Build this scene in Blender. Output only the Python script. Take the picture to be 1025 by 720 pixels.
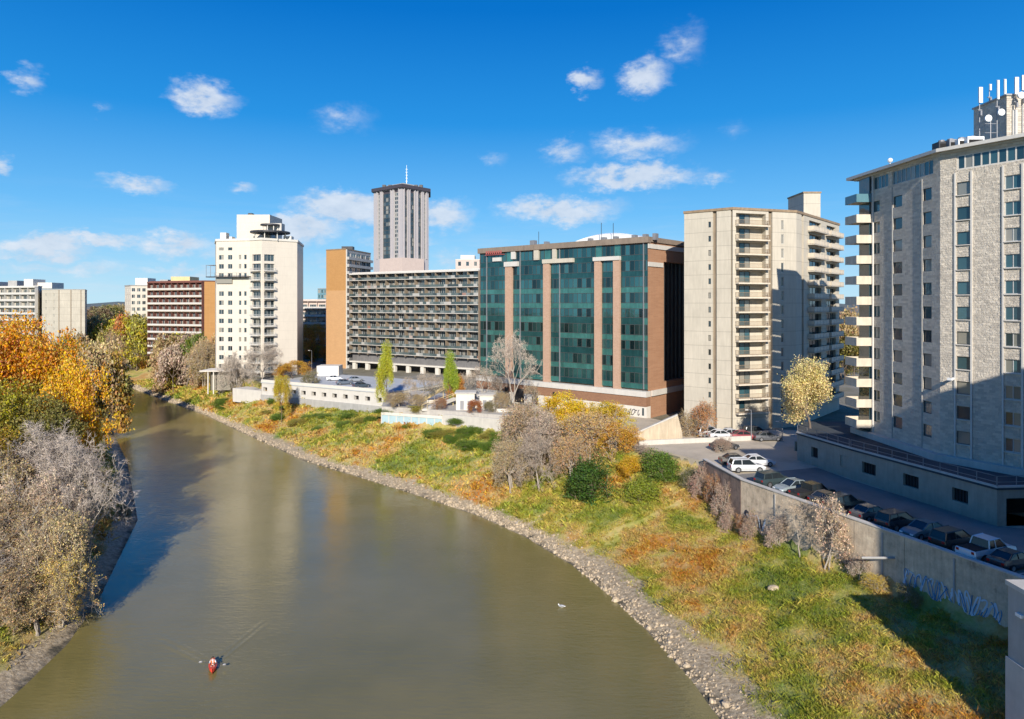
import bpy, math, random
import numpy as np
from mathutils import Vector, Matrix
R = math.radians
random.seed(7); rng = np.random.default_rng(7)
scn = bpy.context.scene
for o in list(bpy.data.objects): bpy.data.objects.remove(o)
COL = scn.collection
CAMH, FPX, CX, HY = 33.0, 683.0, 512.5, 304.0

# ------------------------------------------------------------------ camera, sky, sun, exposure
cam_d = bpy.data.cameras.new('camera'); cam = bpy.data.objects.new('camera', cam_d); COL.objects.link(cam)
cam.location = (0, 0, CAMH); cam.rotation_euler = (R(90), 0, 0)
cam_d.sensor_width = 36; cam_d.lens = 36 * FPX / 1025; cam_d.shift_y = -(360 - HY) / 1025
cam_d.clip_start = .5; cam_d.clip_end = 20000
scn.camera = cam
scn.view_settings.view_transform = 'Standard'; scn.view_settings.look = 'None'
scn.view_settings.exposure = 0.5; scn.view_settings.gamma = 1
SUN_EL = R(25.5); SUN_DIR = Vector((0.02, -1, 0)).normalized()       # horizontal direction towards the sun
sd = bpy.data.lights.new('sun', 'SUN'); sd.energy = 4.6; sd.angle = R(.53); sd.color = (1, .93, .82)
sun = bpy.data.objects.new('sun', sd); COL.objects.link(sun)
to_sun = Vector((SUN_DIR.x * math.cos(SUN_EL), SUN_DIR.y * math.cos(SUN_EL), math.sin(SUN_EL)))
sun.rotation_euler = to_sun.to_track_quat('Z', 'Y').to_euler(); sun.location = (0, -50, 120)

world = bpy.data.worlds.new('World'); scn.world = world; world.use_nodes = True
def build_world():
    nt = world.node_tree; N = nt.nodes; L = nt.links; N.clear()
    def m(op, a, b=None, c=None, clamp=False):
        n = N.new('ShaderNodeMath'); n.operation = op; n.use_clamp = clamp
        for i, v in enumerate((a, b, c)):
            if v is None: continue
            if isinstance(v, (int, float)): n.inputs[i].default_value = v
            else: L.new(v, n.inputs[i])
        return n.outputs[0]
    out = N.new('ShaderNodeOutputWorld'); bg = N.new('ShaderNodeBackground'); bg.inputs[1].default_value = 1
    sky = N.new('ShaderNodeTexSky'); sky.sky_type = 'NISHITA'; sky.sun_disc = False
    sky.sun_elevation = SUN_EL; sky.sun_rotation = math.atan2(SUN_DIR.x, SUN_DIR.y)
    sky.air_density = 1.0; sky.dust_density = .35; sky.ozone_density = 2.5
    hs = N.new('ShaderNodeHueSaturation'); hs.inputs['Saturation'].default_value = 1.32; hs.inputs['Value'].default_value = .083
    L.new(sky.outputs[0], hs.inputs['Color'])
    tc = N.new('ShaderNodeTexCoord'); sep = N.new('ShaderNodeSeparateXYZ'); L.new(tc.outputs['Generated'], sep.inputs[0])
    az = m('ARCTAN2', sep.outputs[0], sep.outputs[1]); el = m('ARCSINE', sep.outputs[2])
    # deepen the blue with elevation: clean dry autumn air
    g = m('MULTIPLY', el, 2.1, clamp=True)
    tint = N.new('ShaderNodeMix'); tint.data_type = 'RGBA'; L.new(g, tint.inputs['Factor'])
    tint.inputs[6].default_value = (.95, 1.0, 1.12, 1); tint.inputs[7].default_value = (.30, .92, 1.42, 1)
    mul = N.new('ShaderNodeMix'); mul.data_type = 'RGBA'; mul.blend_type = 'MULTIPLY'; mul.inputs['Factor'].default_value = 1
    L.new(hs.outputs[0], mul.inputs[6]); L.new(tint.outputs[2], mul.inputs[7])
    rp = N.new('ShaderNodeValToRGB'); L.new(m('DIVIDE', el, 1.5, clamp=True), rp.inputs[0])
    stops = [(0, (.36, .57, .70)), (.035, (.23, .47, .68)), (.085, (.105, .36, .66)), (.17, (.012, .205, .54)), (.27, (.0, .118, .42)), (.5, (.0, .075, .33)), (1, (.0, .055, .27))]
    while len(rp.color_ramp.elements) < len(stops): rp.color_ramp.elements.new(.5)
    for e_, (p_, c_) in zip(rp.color_ramp.elements, stops): e_.position = p_; e_.color = (*c_, 1)
    deep = N.new('ShaderNodeMix'); deep.data_type = 'RGBA'; deep.inputs['Factor'].default_value = .88; L.new(mul.outputs[2], deep.inputs[6]); L.new(rp.outputs[0], deep.inputs[7])
    cmb = N.new('ShaderNodeCombineXYZ'); L.new(az, cmb.inputs[0]); L.new(el, cmb.inputs[1])
    def noise(scale, det, sx=1, sy=1.8, off=0):
        mp = N.new('ShaderNodeMapping'); mp.inputs['Scale'].default_value = (sx, sy, 1); mp.inputs['Location'].default_value = (off, off * .7, off)
        L.new(cmb.outputs[0], mp.inputs[0])
        n = N.new('ShaderNodeTexNoise'); n.inputs['Scale'].default_value = scale; n.inputs['Detail'].default_value = det
        n.inputs['Roughness'].default_value = .62; L.new(mp.outputs[0], n.inputs['Vector']); return n
    n1 = noise(26, 7); n2 = noise(60, 5, off=3.1); n3 = noise(9, 4, off=7)
    sub = N.new('ShaderNodeVectorMath'); sub.operation = 'SUBTRACT'; L.new(n1.outputs['Color'], sub.inputs[0]); sub.inputs[1].default_value = (.5, .5, .5)
    sc = N.new('ShaderNodeVectorMath'); sc.operation = 'SCALE'; L.new(sub.outputs[0], sc.inputs[0]); sc.inputs['Scale'].default_value = .055
    ad = N.new('ShaderNodeVectorMath'); ad.operation = 'ADD'; L.new(cmb.outputs[0], ad.inputs[0]); L.new(sc.outputs[0], ad.inputs[1])
    clouds = [(28, 80, 24, 16, .55), (205, 97, 46, 20, .95), (345, 120, 42, 19, .36), (140, 184, 46, 13, .75), (243, 190, 20, 9, .5), (45, 246, 64, 18, 1.1),
              (180, 245, 60, 18, .85), (345, 210, 66, 24, 1.25), (297, 228, 66, 21, 1.15), (445, 217, 38, 20, .95), (585, 80, 19, 15, .85), (645, 76, 33, 24, .98),
              (682, 45, 32, 26, .5), (640, 145, 62, 19, .75), (565, 153, 30, 16, .6), (635, 177, 86, 17, 1.1), (715, 177, 24, 10, .5), (560, 211, 78, 18, 1.1),
              (495, 158, 18, 12, .35), (0, 165, 17, 13, .75), (110, 242, 42, 11, .5), (100, 107, 10, 9, .3), (455, 258, 40, 12, .5), (330, 262, 40, 12, .4),
              (70, 268, 140, 12, .5), (190, 272, 80, 9, .55), (90, 240, 110, 8, .8), (400, 240, 60, 8, .6), (30, 255, 70, 8, .6), (735, 130, 20, 14, .25), (1180, 120, 60, 22, .9), (-120, 130, 80, 24, .9), (1400, 60, 90, 30, .9)]
    acc = None
    for px, py, w, h, dn in clouds:
        a0 = math.atan((px - CX) / FPX); k = math.cos(a0); e0 = math.atan((HY - py) / FPX * k)
        s = N.new('ShaderNodeVectorMath'); s.operation = 'SUBTRACT'; L.new(ad.outputs[0], s.inputs[0]); s.inputs[1].default_value = (a0, e0, 0)
        q = N.new('ShaderNodeVectorMath'); q.operation = 'MULTIPLY'; L.new(s.outputs[0], q.inputs[0])
        q.inputs[1].default_value = (1 / (w / FPX * k * k), 1 / (h / FPX * k), 0)
        ln = N.new('ShaderNodeVectorMath'); ln.operation = 'LENGTH'; L.new(q.outputs[0], ln.inputs[0])
        v = m('MULTIPLY', m('SUBTRACT', 1.0, ln.outputs['Value'], clamp=True), dn * 1.9)
        acc = v if acc is None else m('MAXIMUM', acc, v)
    d = m('MULTIPLY', acc, m('ADD', m('MULTIPLY', n2.outputs[0], 1.1), m('ADD', m('MULTIPLY', n1.outputs[0], 1.5), -.55)))
    mr = N.new('ShaderNodeMapRange'); mr.interpolation_type = 'SMOOTHSTEP'; L.new(d, mr.inputs[0]); mr.inputs[1].default_value = .02; mr.inputs[2].default_value = 1.15
    mr.inputs[4].default_value = .86
    # thin high haze streaks low over the horizon
    low = N.new('ShaderNodeMapRange'); L.new(el, low.inputs[0]); low.inputs[1].default_value = .16; low.inputs[2].default_value = .0; low.inputs[3].default_value = 0; low.inputs[4].default_value = .38
    st = N.new('ShaderNodeMapRange'); n4 = noise(8, 6, 1, 9, 5); L.new(n4.outputs[0], st.inputs[0]); st.inputs[1].default_value = .48; st.inputs[2].default_value = .75
    fac = m('MAXIMUM', mr.outputs[0], m('MULTIPLY', low.outputs[0], st.outputs[0]))
    cc = N.new('ShaderNodeMix'); cc.data_type = 'RGBA'; L.new(n1.outputs[0], cc.inputs['Factor'])
    cc.inputs[6].default_value = (.30, .38, .50, 1); cc.inputs[7].default_value = (.66, .69, .73, 1)
    fin = N.new('ShaderNodeMix'); fin.data_type = 'RGBA'; L.new(fac, fin.inputs['Factor']); L.new(deep.outputs[2], fin.inputs[6]); L.new(cc.outputs[2], fin.inputs[7])
    L.new(fin.outputs[2], bg.inputs[0]); L.new(bg.outputs[0], out.inputs[0])
    world.cycles.sampling_method = 'MANUAL'; world.cycles.sample_map_resolution = 512
build_world()

# ------------------------------------------------------------------ materials
MATS = {}
class NT:
    def __init__(s, name):
        s.m = bpy.data.materials.new(name); s.m.use_nodes = True; s.t = s.m.node_tree; s.N = s.t.nodes; s.L = s.t.links
        s.b = s.N['Principled BSDF']; s.tc = s.N.new('ShaderNodeTexCoord'); MATS[name] = s.m
    def math(s, op, a, b=None, clamp=False):
        n = s.N.new('ShaderNodeMath'); n.operation = op; n.use_clamp = clamp
        for i, v in enumerate((a, b)):
            if v is None: continue
            if isinstance(v, (int, float)): n.inputs[i].default_value = v
            else: s.L.new(v, n.inputs[i])
        return n.outputs[0]
    def noise(s, scale, det=4, rough=.6, vec=None, mp=None):
        n = s.N.new('ShaderNodeTexNoise'); n.inputs['Scale'].default_value = scale; n.inputs['Detail'].default_value = det; n.inputs['Roughness'].default_value = rough
        v = vec or s.tc.outputs['Object']
        if mp:
            g = s.N.new('ShaderNodeMapping'); g.inputs['Scale'].default_value = mp; s.L.new(v, g.inputs[0]); v = g.outputs[0]
        s.L.new(v, n.inputs['Vector']); return n.outputs[0]
    def ramp(s, fac, stops, interp='LINEAR'):
        r = s.N.new('ShaderNodeValToRGB'); s.L.new(fac, r.inputs[0]); r.color_ramp.interpolation = interp
        while len(r.color_ramp.elements) < len(stops): r.color_ramp.elements.new(.5)
        for e, (p, c) in zip(r.color_ramp.elements, stops): e.position = p; e.color = (*c, 1)
        return r.outputs[0]
    def mix(s, fac, a, b, mode='MIX'):
        n = s.N.new('ShaderNodeMix'); n.data_type = 'RGBA'; n.blend_type = mode
        if isinstance(fac, (int, float)): n.inputs['Factor'].default_value = fac
        else: s.L.new(fac, n.inputs['Factor'])
        for i, v in ((6, a), (7, b)):
            if isinstance(v, tuple): n.inputs[i].default_value = (*v, 1)
            else: s.L.new(v, n.inputs[i])
        return n.outputs[2]
    def bump(s, h, strength=.4, dist=.05):
        n = s.N.new('ShaderNodeBump'); n.inputs['Strength'].default_value = strength; n.inputs['Distance'].default_value = dist
        s.L.new(h, n.inputs['Height']); s.L.new(n.outputs[0], s.b.inputs['Normal'])
    def set(s, col=None, rough=None, metal=None, spec=None):
        if col is not None:
            if isinstance(col, tuple): s.b.inputs['Base Color'].default_value = (*col, 1)
            else: s.L.new(col, s.b.inputs['Base Color'])
        if rough is not None:
            if isinstance(rough, (int, float)): s.b.inputs['Roughness'].default_value = rough
            else: s.L.new(rough, s.b.inputs['Roughness'])
        if metal is not None: s.b.inputs['Metallic'].default_value = metal
        if spec is not None: s.b.inputs['Specular IOR Level'].default_value = spec
        return s.m

def plain(name, col, rough=.8, var=.25, scale=.6, metal=0, bump=.15):
    """a painted or mineral surface with blotches, streaks and a little relief"""
    t = NT(name); lo = tuple(c * (1 - var) for c in col); hi = tuple(min(1, c * (1 + var)) for c in col)
    n = t.noise(scale, 6, .65); n2 = t.noise(2.2, 3, .6, mp=(1, 1, .12))
    f = t.math('ADD', t.math('MULTIPLY', n, .6), t.math('MULTIPLY', n2, .4))
    c = t.ramp(f, [(.3, lo), (.7, hi)])
    if bump: t.bump(t.noise(14, 4), bump, .03)
    return t.set(c, rough, metal)

def panels(name, col, h=2.6, w=3.2, joint=.55, rough=.85, var=.14, seam=.06, off=0):
    """cast panels with a seam at each storey and weathering below it"""
    t = NT(name); sp = t.N.new('ShaderNodeSeparateXYZ'); t.L.new(t.tc.outputs['Object'], sp.inputs[0])
    z = t.math('FRACT', t.math('DIVIDE', t.math('ADD', sp.outputs[2], off), h))
    line = t.math('LESS_THAN', z, seam / h)
    n = t.noise(.35, 6, .6); n2 = t.noise(3, 3, .6, mp=(1, 1, .1)); f = t.math('ADD', t.math('MULTIPLY', n, .5), t.math('MULTIPLY', n2, .5))
    c = t.ramp(f, [(.3, tuple(k * (1 - var) for k in col)), (.7, tuple(min(1, k * (1 + var)) for k in col))])
    c = t.mix(line, c, tuple(k * joint for k in col)); t.bump(t.noise(10, 4), .2, .03)
    return t.set(c, rough)

def masonry(name, c1, c2, mortar, bw, bh, ms=.02, rough=.9, bump=.5, bd=.05, nb=.35):
    """brick or stone courses that follow the wall's own height and length"""
    t = NT(name); sp = t.N.new('ShaderNodeSeparateXYZ'); t.L.new(t.tc.outputs['Object'], sp.inputs[0])
    u = t.math('ADD', t.math('MULTIPLY', sp.outputs[0], .83), t.math('MULTIPLY', sp.outputs[1], -1.1))
    cb = t.N.new('ShaderNodeCombineXYZ'); t.L.new(u, cb.inputs[0]); t.L.new(sp.outputs[2], cb.inputs[1])
    b = t.N.new('ShaderNodeTexBrick'); t.L.new(cb.outputs[0], b.inputs['Vector']); b.inputs['Scale'].default_value = 1
    b.inputs['Brick Width'].default_value = bw; b.inputs['Row Height'].default_value = bh; b.inputs['Mortar Size'].default_value = ms
    b.inputs['Color1'].default_value = (*c1, 1); b.inputs['Color2'].default_value = (*c2, 1); b.inputs['Mortar'].default_value = (*mortar, 1); b.inputs['Bias'].default_value = 0
    n = t.noise(.5, 6, .65); c = t.mix(t.math('MULTIPLY', n, .38), b.outputs[0], tuple(k * .55 for k in c2))
    h = t.math('ADD', t.math('MULTIPLY', t.noise(2.6, 7, .75), 1 - nb), t.math('MULTIPLY', b.outputs['Fac'], -nb)); t.bump(h, bump, bd)
    return t.set(c, rough)

def glass(name, dark, light, p=.62, rough=.06, tintmix=.5, metal=0.0, curtain=(.42, .38, .31)):
    """window glass: each pane its own tone, some with blinds drawn"""
    t = NT(name); g = t.N.new('ShaderNodeNewGeometry'); oi = t.N.new('ShaderNodeObjectInfo')
    r = t.math('FRACT', t.math('ADD', g.outputs['Random Per Island'], oi.outputs['Random']))
    c = t.ramp(r, [(0, dark), (p, light), (p + .12, tuple(a * .45 + b * .3 for a, b in zip(light, curtain))), (1, tuple(k * .7 for k in curtain))], 'LINEAR')
    t.set(c, rough, metal, .9); t.bump(t.noise(.55, 3), .22, .05)
    return t.m

def leafmat(name):
    """leaves take the tree's own colour; each leaf clump strays from it"""
    t = NT(name); oi = t.N.new('ShaderNodeObjectInfo'); g = t.N.new('ShaderNodeNewGeometry')
    r = g.outputs['Random Per Island']; hs = t.N.new('ShaderNodeHueSaturation')
    n = t.noise(.55, 3, .6)
    t.L.new(t.math('ADD', t.math('MULTIPLY', r, .07), t.math('ADD', t.math('MULTIPLY', n, .12), .405)), hs.inputs['Hue'])
    t.L.new(t.math('ADD', t.math('MULTIPLY', t.math('FRACT', t.math('MULTIPLY', r, 17.3)), 1.0), .66), hs.inputs['Value'])
    t.L.new(t.math('ADD', t.math('MULTIPLY', t.math('FRACT', t.math('MULTIPLY', r, 7.7)), .3), .85), hs.inputs['Saturation'])
    t.L.new(oi.outputs['Color'], hs.inputs['Color'])
    t.set(hs.outputs[0], .6, 0, .3)
    tr = t.N.new('ShaderNodeBsdfTranslucent'); t.L.new(hs.outputs[0], tr.inputs[0]); ms = t.N.new('ShaderNodeMixShader'); ms.inputs[0].default_value = .3
    t.L.new(t.b.outputs[0], ms.inputs[1]); t.L.new(tr.outputs[0], ms.inputs[2]); t.L.new(ms.outputs[0], t.N['Material Output'].inputs[0])
    return t.m

def twigmat(name):
    t = NT(name); oi = t.N.new('ShaderNodeObjectInfo'); g = t.N.new('ShaderNodeNewGeometry'); hs = t.N.new('ShaderNodeHueSaturation'); t.L.new(t.math('ADD', t.math('MULTIPLY', g.outputs['Random Per Island'], .8), .6), hs.inputs['Value'])
    t.L.new(t.mix(.35, oi.outputs['Color'], (.50, .43, .34)), hs.inputs['Color']); return t.set(hs.outputs[0], .9)

def paint(name):
    t = NT(name); oi = t.N.new('ShaderNodeObjectInfo'); n = t.noise(3, 4)
    c = t.mix(t.math('MULTIPLY', n, .25), oi.outputs['Color'], (.16, .14, .11)); t.b.inputs['Coat Weight'].default_value = .6; t.b.inputs['Coat Roughness'].default_value = .08
    return t.set(c, .35, .25)

def bank_colour(t):
    """patches of rust weeds, straw and green growth, the same for the soil and what grows on it"""
    big = t.noise(.075, 4, .6); mid = t.noise(.28, 5, .65); fine = t.noise(1.6, 5, .7)
    c = t.ramp(t.math('ADD', t.math('MULTIPLY', big, .6), t.math('MULTIPLY', mid, .4)),
               [(.34, (.40, .17, .045)), (.415, (.48, .25, .06)), (.46, (.50, .36, .14)), (.505, (.42, .36, .09)), (.55, (.25, .28, .04)), (.61, (.12, .20, .025)), (.69, (.05, .12, .015))])
    c2 = t.ramp(fine, [(.3, (.55, .44, .26)), (.48, (.36, .29, .12)), (.6, (.2, .17, .06)), (.75, (.07, .065, .03))])
    return t.mix(.27, c, c2), fine
def mk_ground():
    t = NT('bank_soil'); c, fine = bank_colour(t); sp = t.N.new('ShaderNodeSeparateXYZ'); t.L.new(t.tc.outputs['Object'], sp.inputs[0])
    edge = t.math('ADD', sp.outputs[2], t.math('MULTIPLY', t.math('SUBTRACT', t.noise(.5, 5), .5), 1.6))
    f = t.N.new('ShaderNodeMapRange'); t.L.new(edge, f.inputs[0]); f.inputs[1].default_value = .75; f.inputs[2].default_value = 1.15
    shore = t.ramp(t.noise(2.2, 8, .75), [(.3, (.17, .125, .07)), (.46, (.34, .26, .16)), (.6, (.52, .42, .28)), (.75, (.25, .19, .12))])
    wet = t.N.new('ShaderNodeMapRange'); t.L.new(edge, wet.inputs[0]); wet.inputs[1].default_value = -.1; wet.inputs[2].default_value = .25
    shore = t.mix(wet.outputs[0], (.085, .072, .045), shore)
    top = t.N.new('ShaderNodeMapRange'); t.L.new(sp.outputs[2], top.inputs[0]); top.inputs[1].default_value = 9.7; top.inputs[2].default_value = 10.1
    c = t.mix(f.outputs[0], shore, c); c = t.mix(top.outputs[0], c, t.ramp(t.noise(.06, 6, .7), [(.35, (.12, .11, .06)), (.5, (.2, .18, .13)), (.62, (.24, .23, .2))]))
    t.bump(t.noise(2.5, 7, .7), .8, .25); return t.set(c, .95)
def mk_weeds():
    t = NT('weeds'); c, fine = bank_colour(t); g = t.N.new('ShaderNodeNewGeometry'); hs = t.N.new('ShaderNodeHueSaturation'); r = g.outputs['Random Per Island']
    t.L.new(t.math('ADD', t.math('MULTIPLY', r, 1.0), .62), hs.inputs['Value']); t.L.new(t.math('ADD', t.math('MULTIPLY', t.math('FRACT', t.math('MULTIPLY', r, 9.1)), .06), .465), hs.inputs['Hue'])
    hs.inputs['Saturation'].default_value = 1.12
    t.L.new(c, hs.inputs['Color']); t.set(hs.outputs[0], .8, 0, .2)
    tr = t.N.new('ShaderNodeBsdfTranslucent'); t.L.new(hs.outputs[0], tr.inputs[0]); ms = t.N.new('ShaderNodeMixShader'); ms.inputs[0].default_value = .25
    t.L.new(t.b.outputs[0], ms.inputs[1]); t.L.new(tr.outputs[0], ms.inputs[2]); t.L.new(ms.outputs[0], t.N['Material Output'].inputs[0]); return t.m
def mk_water():
    t = NT('river_water')
    c = t.ramp(t.noise(.035, 4, .6), [(.35, (.16, .135, .042)), (.65, (.215, .175, .062))])
    rip = t.noise(1.4, 4, .6, mp=(.55, 1.7, 1)); rip2 = t.noise(.16, 4, .6, mp=(.7, 1.4, 1))
    calm = t.N.new('ShaderNodeMapRange'); t.L.new(t.noise(.02, 3), calm.inputs[0]); calm.inputs[1].default_value = .35; calm.inputs[2].default_value = .65; calm.inputs[3].default_value = .35; calm.inputs[4].default_value = 1.7
    h = t.math('ADD', t.math('MULTIPLY', rip, calm.outputs[0]), t.math('MULTIPLY', rip2, 1.5))
    t.bump(h, .36, .10); t.b.inputs['IOR'].default_value = 1.52
    rg_ = t.N.new('ShaderNodeMapRange'); t.L.new(t.noise(.045, 5, .7, mp=(.6, 1.5, 1)), rg_.inputs[0]); rg_.inputs[1].default_value = .4; rg_.inputs[2].default_value = .62; rg_.inputs[3].default_value = .03; rg_.inputs[4].default_value = .16
    return t.set(c, rg_.outputs[0], 0, .55)
def mk_asphalt(name, col, stains=.5):
    t = NT(name); n = t.noise(.18, 7, .7); n2 = t.noise(9, 3); c = t.ramp(n, [(.3, tuple(k * (1 - stains) for k in col)), (.5, col), (.7, tuple(k * (1 + stains * .6) for k in col))])
    c = t.mix(t.math('MULTIPLY', n2, .25), c, tuple(k * .5 for k in col)); t.bump(n2, .3, .02); return t.set(c, .9)

M = {}
M['ground'] = mk_ground(); M['weeds'] = mk_weeds(); M['water'] = mk_water(); M['leaf'] = leafmat('leaves'); M['twig'] = twigmat('twigs'); M['paint'] = paint('car_paint')
M['asphalt'] = mk_asphalt('asphalt', (.215, .20, .18), .3); M['dirt'] = mk_asphalt('pale_gravel_lot', (.50, .425, .32), .3)
M['deck'] = mk_asphalt('dark_roof_deck', (.05, .06, .07)); M['roofgravel'] = mk_asphalt('roof_gravel', (.25, .24, .22), .3)
M['whitedeck'] = mk_asphalt('pale_concrete_deck', (.47, .49, .50), .15)
M['stone'] = masonry('rough_stone', (.84, .74, .60), (.58, .515, .425), (.72, .64, .52), .8, .28, .01, bump=1.0, bd=.3, nb=.12)
M['brick'] = masonry('brown_brick', (.30, .155, .085), (.25, .125, .07), (.29, .18, .12), .6, .22, .015, bump=.3)
M['brick_tan'] = masonry('tan_brick_pier', (.52, .335, .235), (.45, .28, .19), (.48, .35, .26), .6, .22, .015, bump=.3)
M['brick_orange'] = masonry('orange_brick', (.50, .265, .095), (.45, .235, .08), (.5, .29, .12), .8, .3, .015, bump=.2)
M['brick_orange_pale'] = masonry('weathered_orange_brick', (.58, .34, .16), (.53, .30, .14), (.5, .33, .18), .8, .3, .015, bump=.2)
M['redbrick'] = masonry('dark_red_brick', (.20, .075, .055), (.16, .06, .045), (.2, .1, .08), .8, .3, .015, bump=.2)
M['brick_side'] = masonry('warm_brick_end', (.42, .225, .125), (.36, .185, .10), (.4, .25, .17), .6, .22, .015, bump=.3)
M['cream'] = panels('cream_panels', (.50, .448, .36), 2.59, off=.45); M['cream_dark'] = plain('brown_render', (.235, .185, .13), .9)
M['beige'] = panels('beige_panels', (.47, .43, .35), 2.8); M['white'] = plain('white_render', (.62, .58, .51), .75, .08)
M['whitepanel'] = panels('white_panels', (.61, .545, .45), 2.9, joint=.85, var=.07); M['offwhite'] = plain('off_white_trim', (.56, .53, .48), .7, .1)
M['concrete'] = panels('retaining_concrete', (.47, .385, .275), 3.4, joint=.8, var=.28)
def mottled(name, base):
    t = NT(name); n = t.noise(.9, 7, .75); n2 = t.noise(.22, 4, .6); n3 = t.noise(3.5, 4, .6, mp=(1, 1, .12)); f = t.math('ADD', t.math('MULTIPLY', n, .5), t.math('ADD', t.math('MULTIPLY', n2, .25), t.math('MULTIPLY', n3, .25)))
    c = t.ramp(f, [(.34, tuple(k * .42 for k in base)), (.45, tuple(k * .8 for k in base)), (.54, base), (.66, tuple(min(.8, k * 1.4) for k in base))]); t.bump(n, .6, .12); return t.set(c, .95)
M['wallstone'] = mottled('weathered_wall', (.60, .48, .34)); M['wallbrown'] = mottled('brown_weathered_wall', (.34, .235, .17))
M['conc'] = plain('grey_concrete', (.36, .35, .33), .9, .2)
M['conc_light'] = plain('light_concrete', (.50, .47, .42), .9, .16); M['slab'] = plain('balcony_concrete', (.42, .375, .31), .85, .2)
M['rail'] = plain('brown_balcony_rail', (.27, .19, .115), .7, .35, 1.5); M['rail_tan'] = plain('tan_balcony_panel', (.58, .50, .39), .8, .2)
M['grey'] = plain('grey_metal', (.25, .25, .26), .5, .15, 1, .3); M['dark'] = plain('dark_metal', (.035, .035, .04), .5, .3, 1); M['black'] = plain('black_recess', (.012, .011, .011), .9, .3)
M['whitemetal'] = plain('white_metal', (.78, .78, .76), .4, .06); M['frame'] = plain('window_frame', (.50, .50, .48), .5, .1); M['dframe'] = plain('dark_window_frame', (.06, .065, .065), .4, .1)
M['bark'] = plain('bark', (.16, .12, .09), .95, .4, 3, bump=.6); M['palebark'] = plain('pale_bark', (.36, .31, .255), .9, .3, 2)
M['rock'] = plain('shore_rock', (.44, .35, .24), .95, .55, 1.2, bump=.5); M['tire'] = plain('tire_rubber', (.02, .02, .02), .8, .2); M['rim'] = plain('wheel_rim', (.45, .45, .46), .35, .1, metal=.8)
M['headlamp'] = plain('headlamp', (.8, .8, .78), .15, .05); M['taillamp'] = plain('taillamp', (.35, .015, .012), .25, .1)
M['glass'] = glass('window_glass', (.012, .03, .04), (.04, .105, .125), .6); M['glass_dark'] = glass('dark_window_glass', (.012, .018, .022), (.05, .075, .085), .66)
M['glass_green'] = glass('green_curtain_glass', (.006, .022, .028), (.05, .17, .18), .9, .04, metal=.55, curtain=(.12, .24, .21)); M['spandrel'] = plain('green_spandrel_glass', (.05, .165, .15), .12, .45, .35, .3, 0); M['spandrel_dark'] = plain('teal_spandrel_glass', (.018, .075, .08), .1, .4, .35, .35, 0); M['smoked'] = plain('smoked_balcony_glass', (.15, .165, .165), .35, .35, .25)
M['carglass'] = plain('car_glass', (.02, .026, .03), .05, .2, bump=0); M['pinkish'] = plain('pale_pink_concrete', (.55, .44, .38), .85, .1); M['paleglass'] = plain('teal_far_glass', (.10, .21, .25), .2, .15, .3)
M['signred'] = plain('dull_red_sign', (.36, .09, .08), .6); M['red'] = plain('red_plastic', (.62, .055, .03), .4, .15, 2); M['skin'] = plain('skin', (.55, .33, .24), .6, .05); M['cloth'] = plain('pale_shirt', (.62, .65, .70), .85, .1); M['darkcloth'] = plain('dark_trousers', (.04, .05, .09), .9, .1)
M['hair'] = plain('brown_hair', (.06, .035, .02), .8, .2); M['orange'] = plain('orange_vest', (.7, .16, .03), .7, .1); M['yellow'] = plain('yellow_timber', (.60, .47, .24), .7, .15)
M['graffiti'] = plain('pale_blue_spray_paint', (.50, .62, .72), .7, .2); M['graffitidark'] = plain('dark_spray_paint', (.04, .045, .07), .7, .2); M['signblue'] = plain('blue_sign', (.05, .22, .42), .4, .05)
M['hills'] = plain('far_hill', (.10, .125, .13), 1, .2, .01, bump=0); M['bluepale'] = plain('pool_cover', (.35, .48, .52), .6, .1)
_t = NT('varied_balcony_glass'); _s = _t.N.new('ShaderNodeSeparateXYZ'); _t.L.new(_t.tc.outputs['Object'], _s.inputs[0]); _o = _t.N.new('ShaderNodeObjectInfo'); _c = _t.N.new('ShaderNodeCombineXYZ')
_t.L.new(_t.math('FLOOR', _t.math('DIVIDE', _s.outputs[0], 1.45)), _c.inputs[0]); _t.L.new(_t.math('MULTIPLY', _o.outputs['Random'], 91.7), _c.inputs[1]); _w = _t.N.new('ShaderNodeTexWhiteNoise'); _w.noise_dimensions = '2D'; _t.L.new(_c.outputs[0], _w.inputs['Vector'])
_t.set(_t.ramp(_w.outputs['Value'], [(0, (.03, .045, .05)), (.3, (.10, .125, .125)), (.55, (.06, .09, .09)), (.8, (.22, .235, .225)), (.95, (.45, .43, .39)), (1, (.28, .12, .08))]), .25, 0); M['smoked'] = _t.m
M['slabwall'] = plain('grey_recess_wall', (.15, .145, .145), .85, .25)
M['lilac'] = plain('tower_pale_concrete', (.40, .375, .38), .8, .06); M['lilacdark'] = plain('tower_dark_bronze', (.06, .05, .06), .6, .2)
M['line'] = plain('parking_line_paint', (.62, .6, .52), .8, .3, 2)

ORG = (.58, .29, .015); YEL = (.52, .33, .03); YG = (.30, .26, .03); GR = (.09, .14, .022); DG = (.035, .075, .015); TAN = (.42, .31, .15); RUST = (.34, .15, .05); PINK = (.47, .365, .27); OL = (.19, .17, .045); STRAW = (.54, .42, .20)
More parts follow.
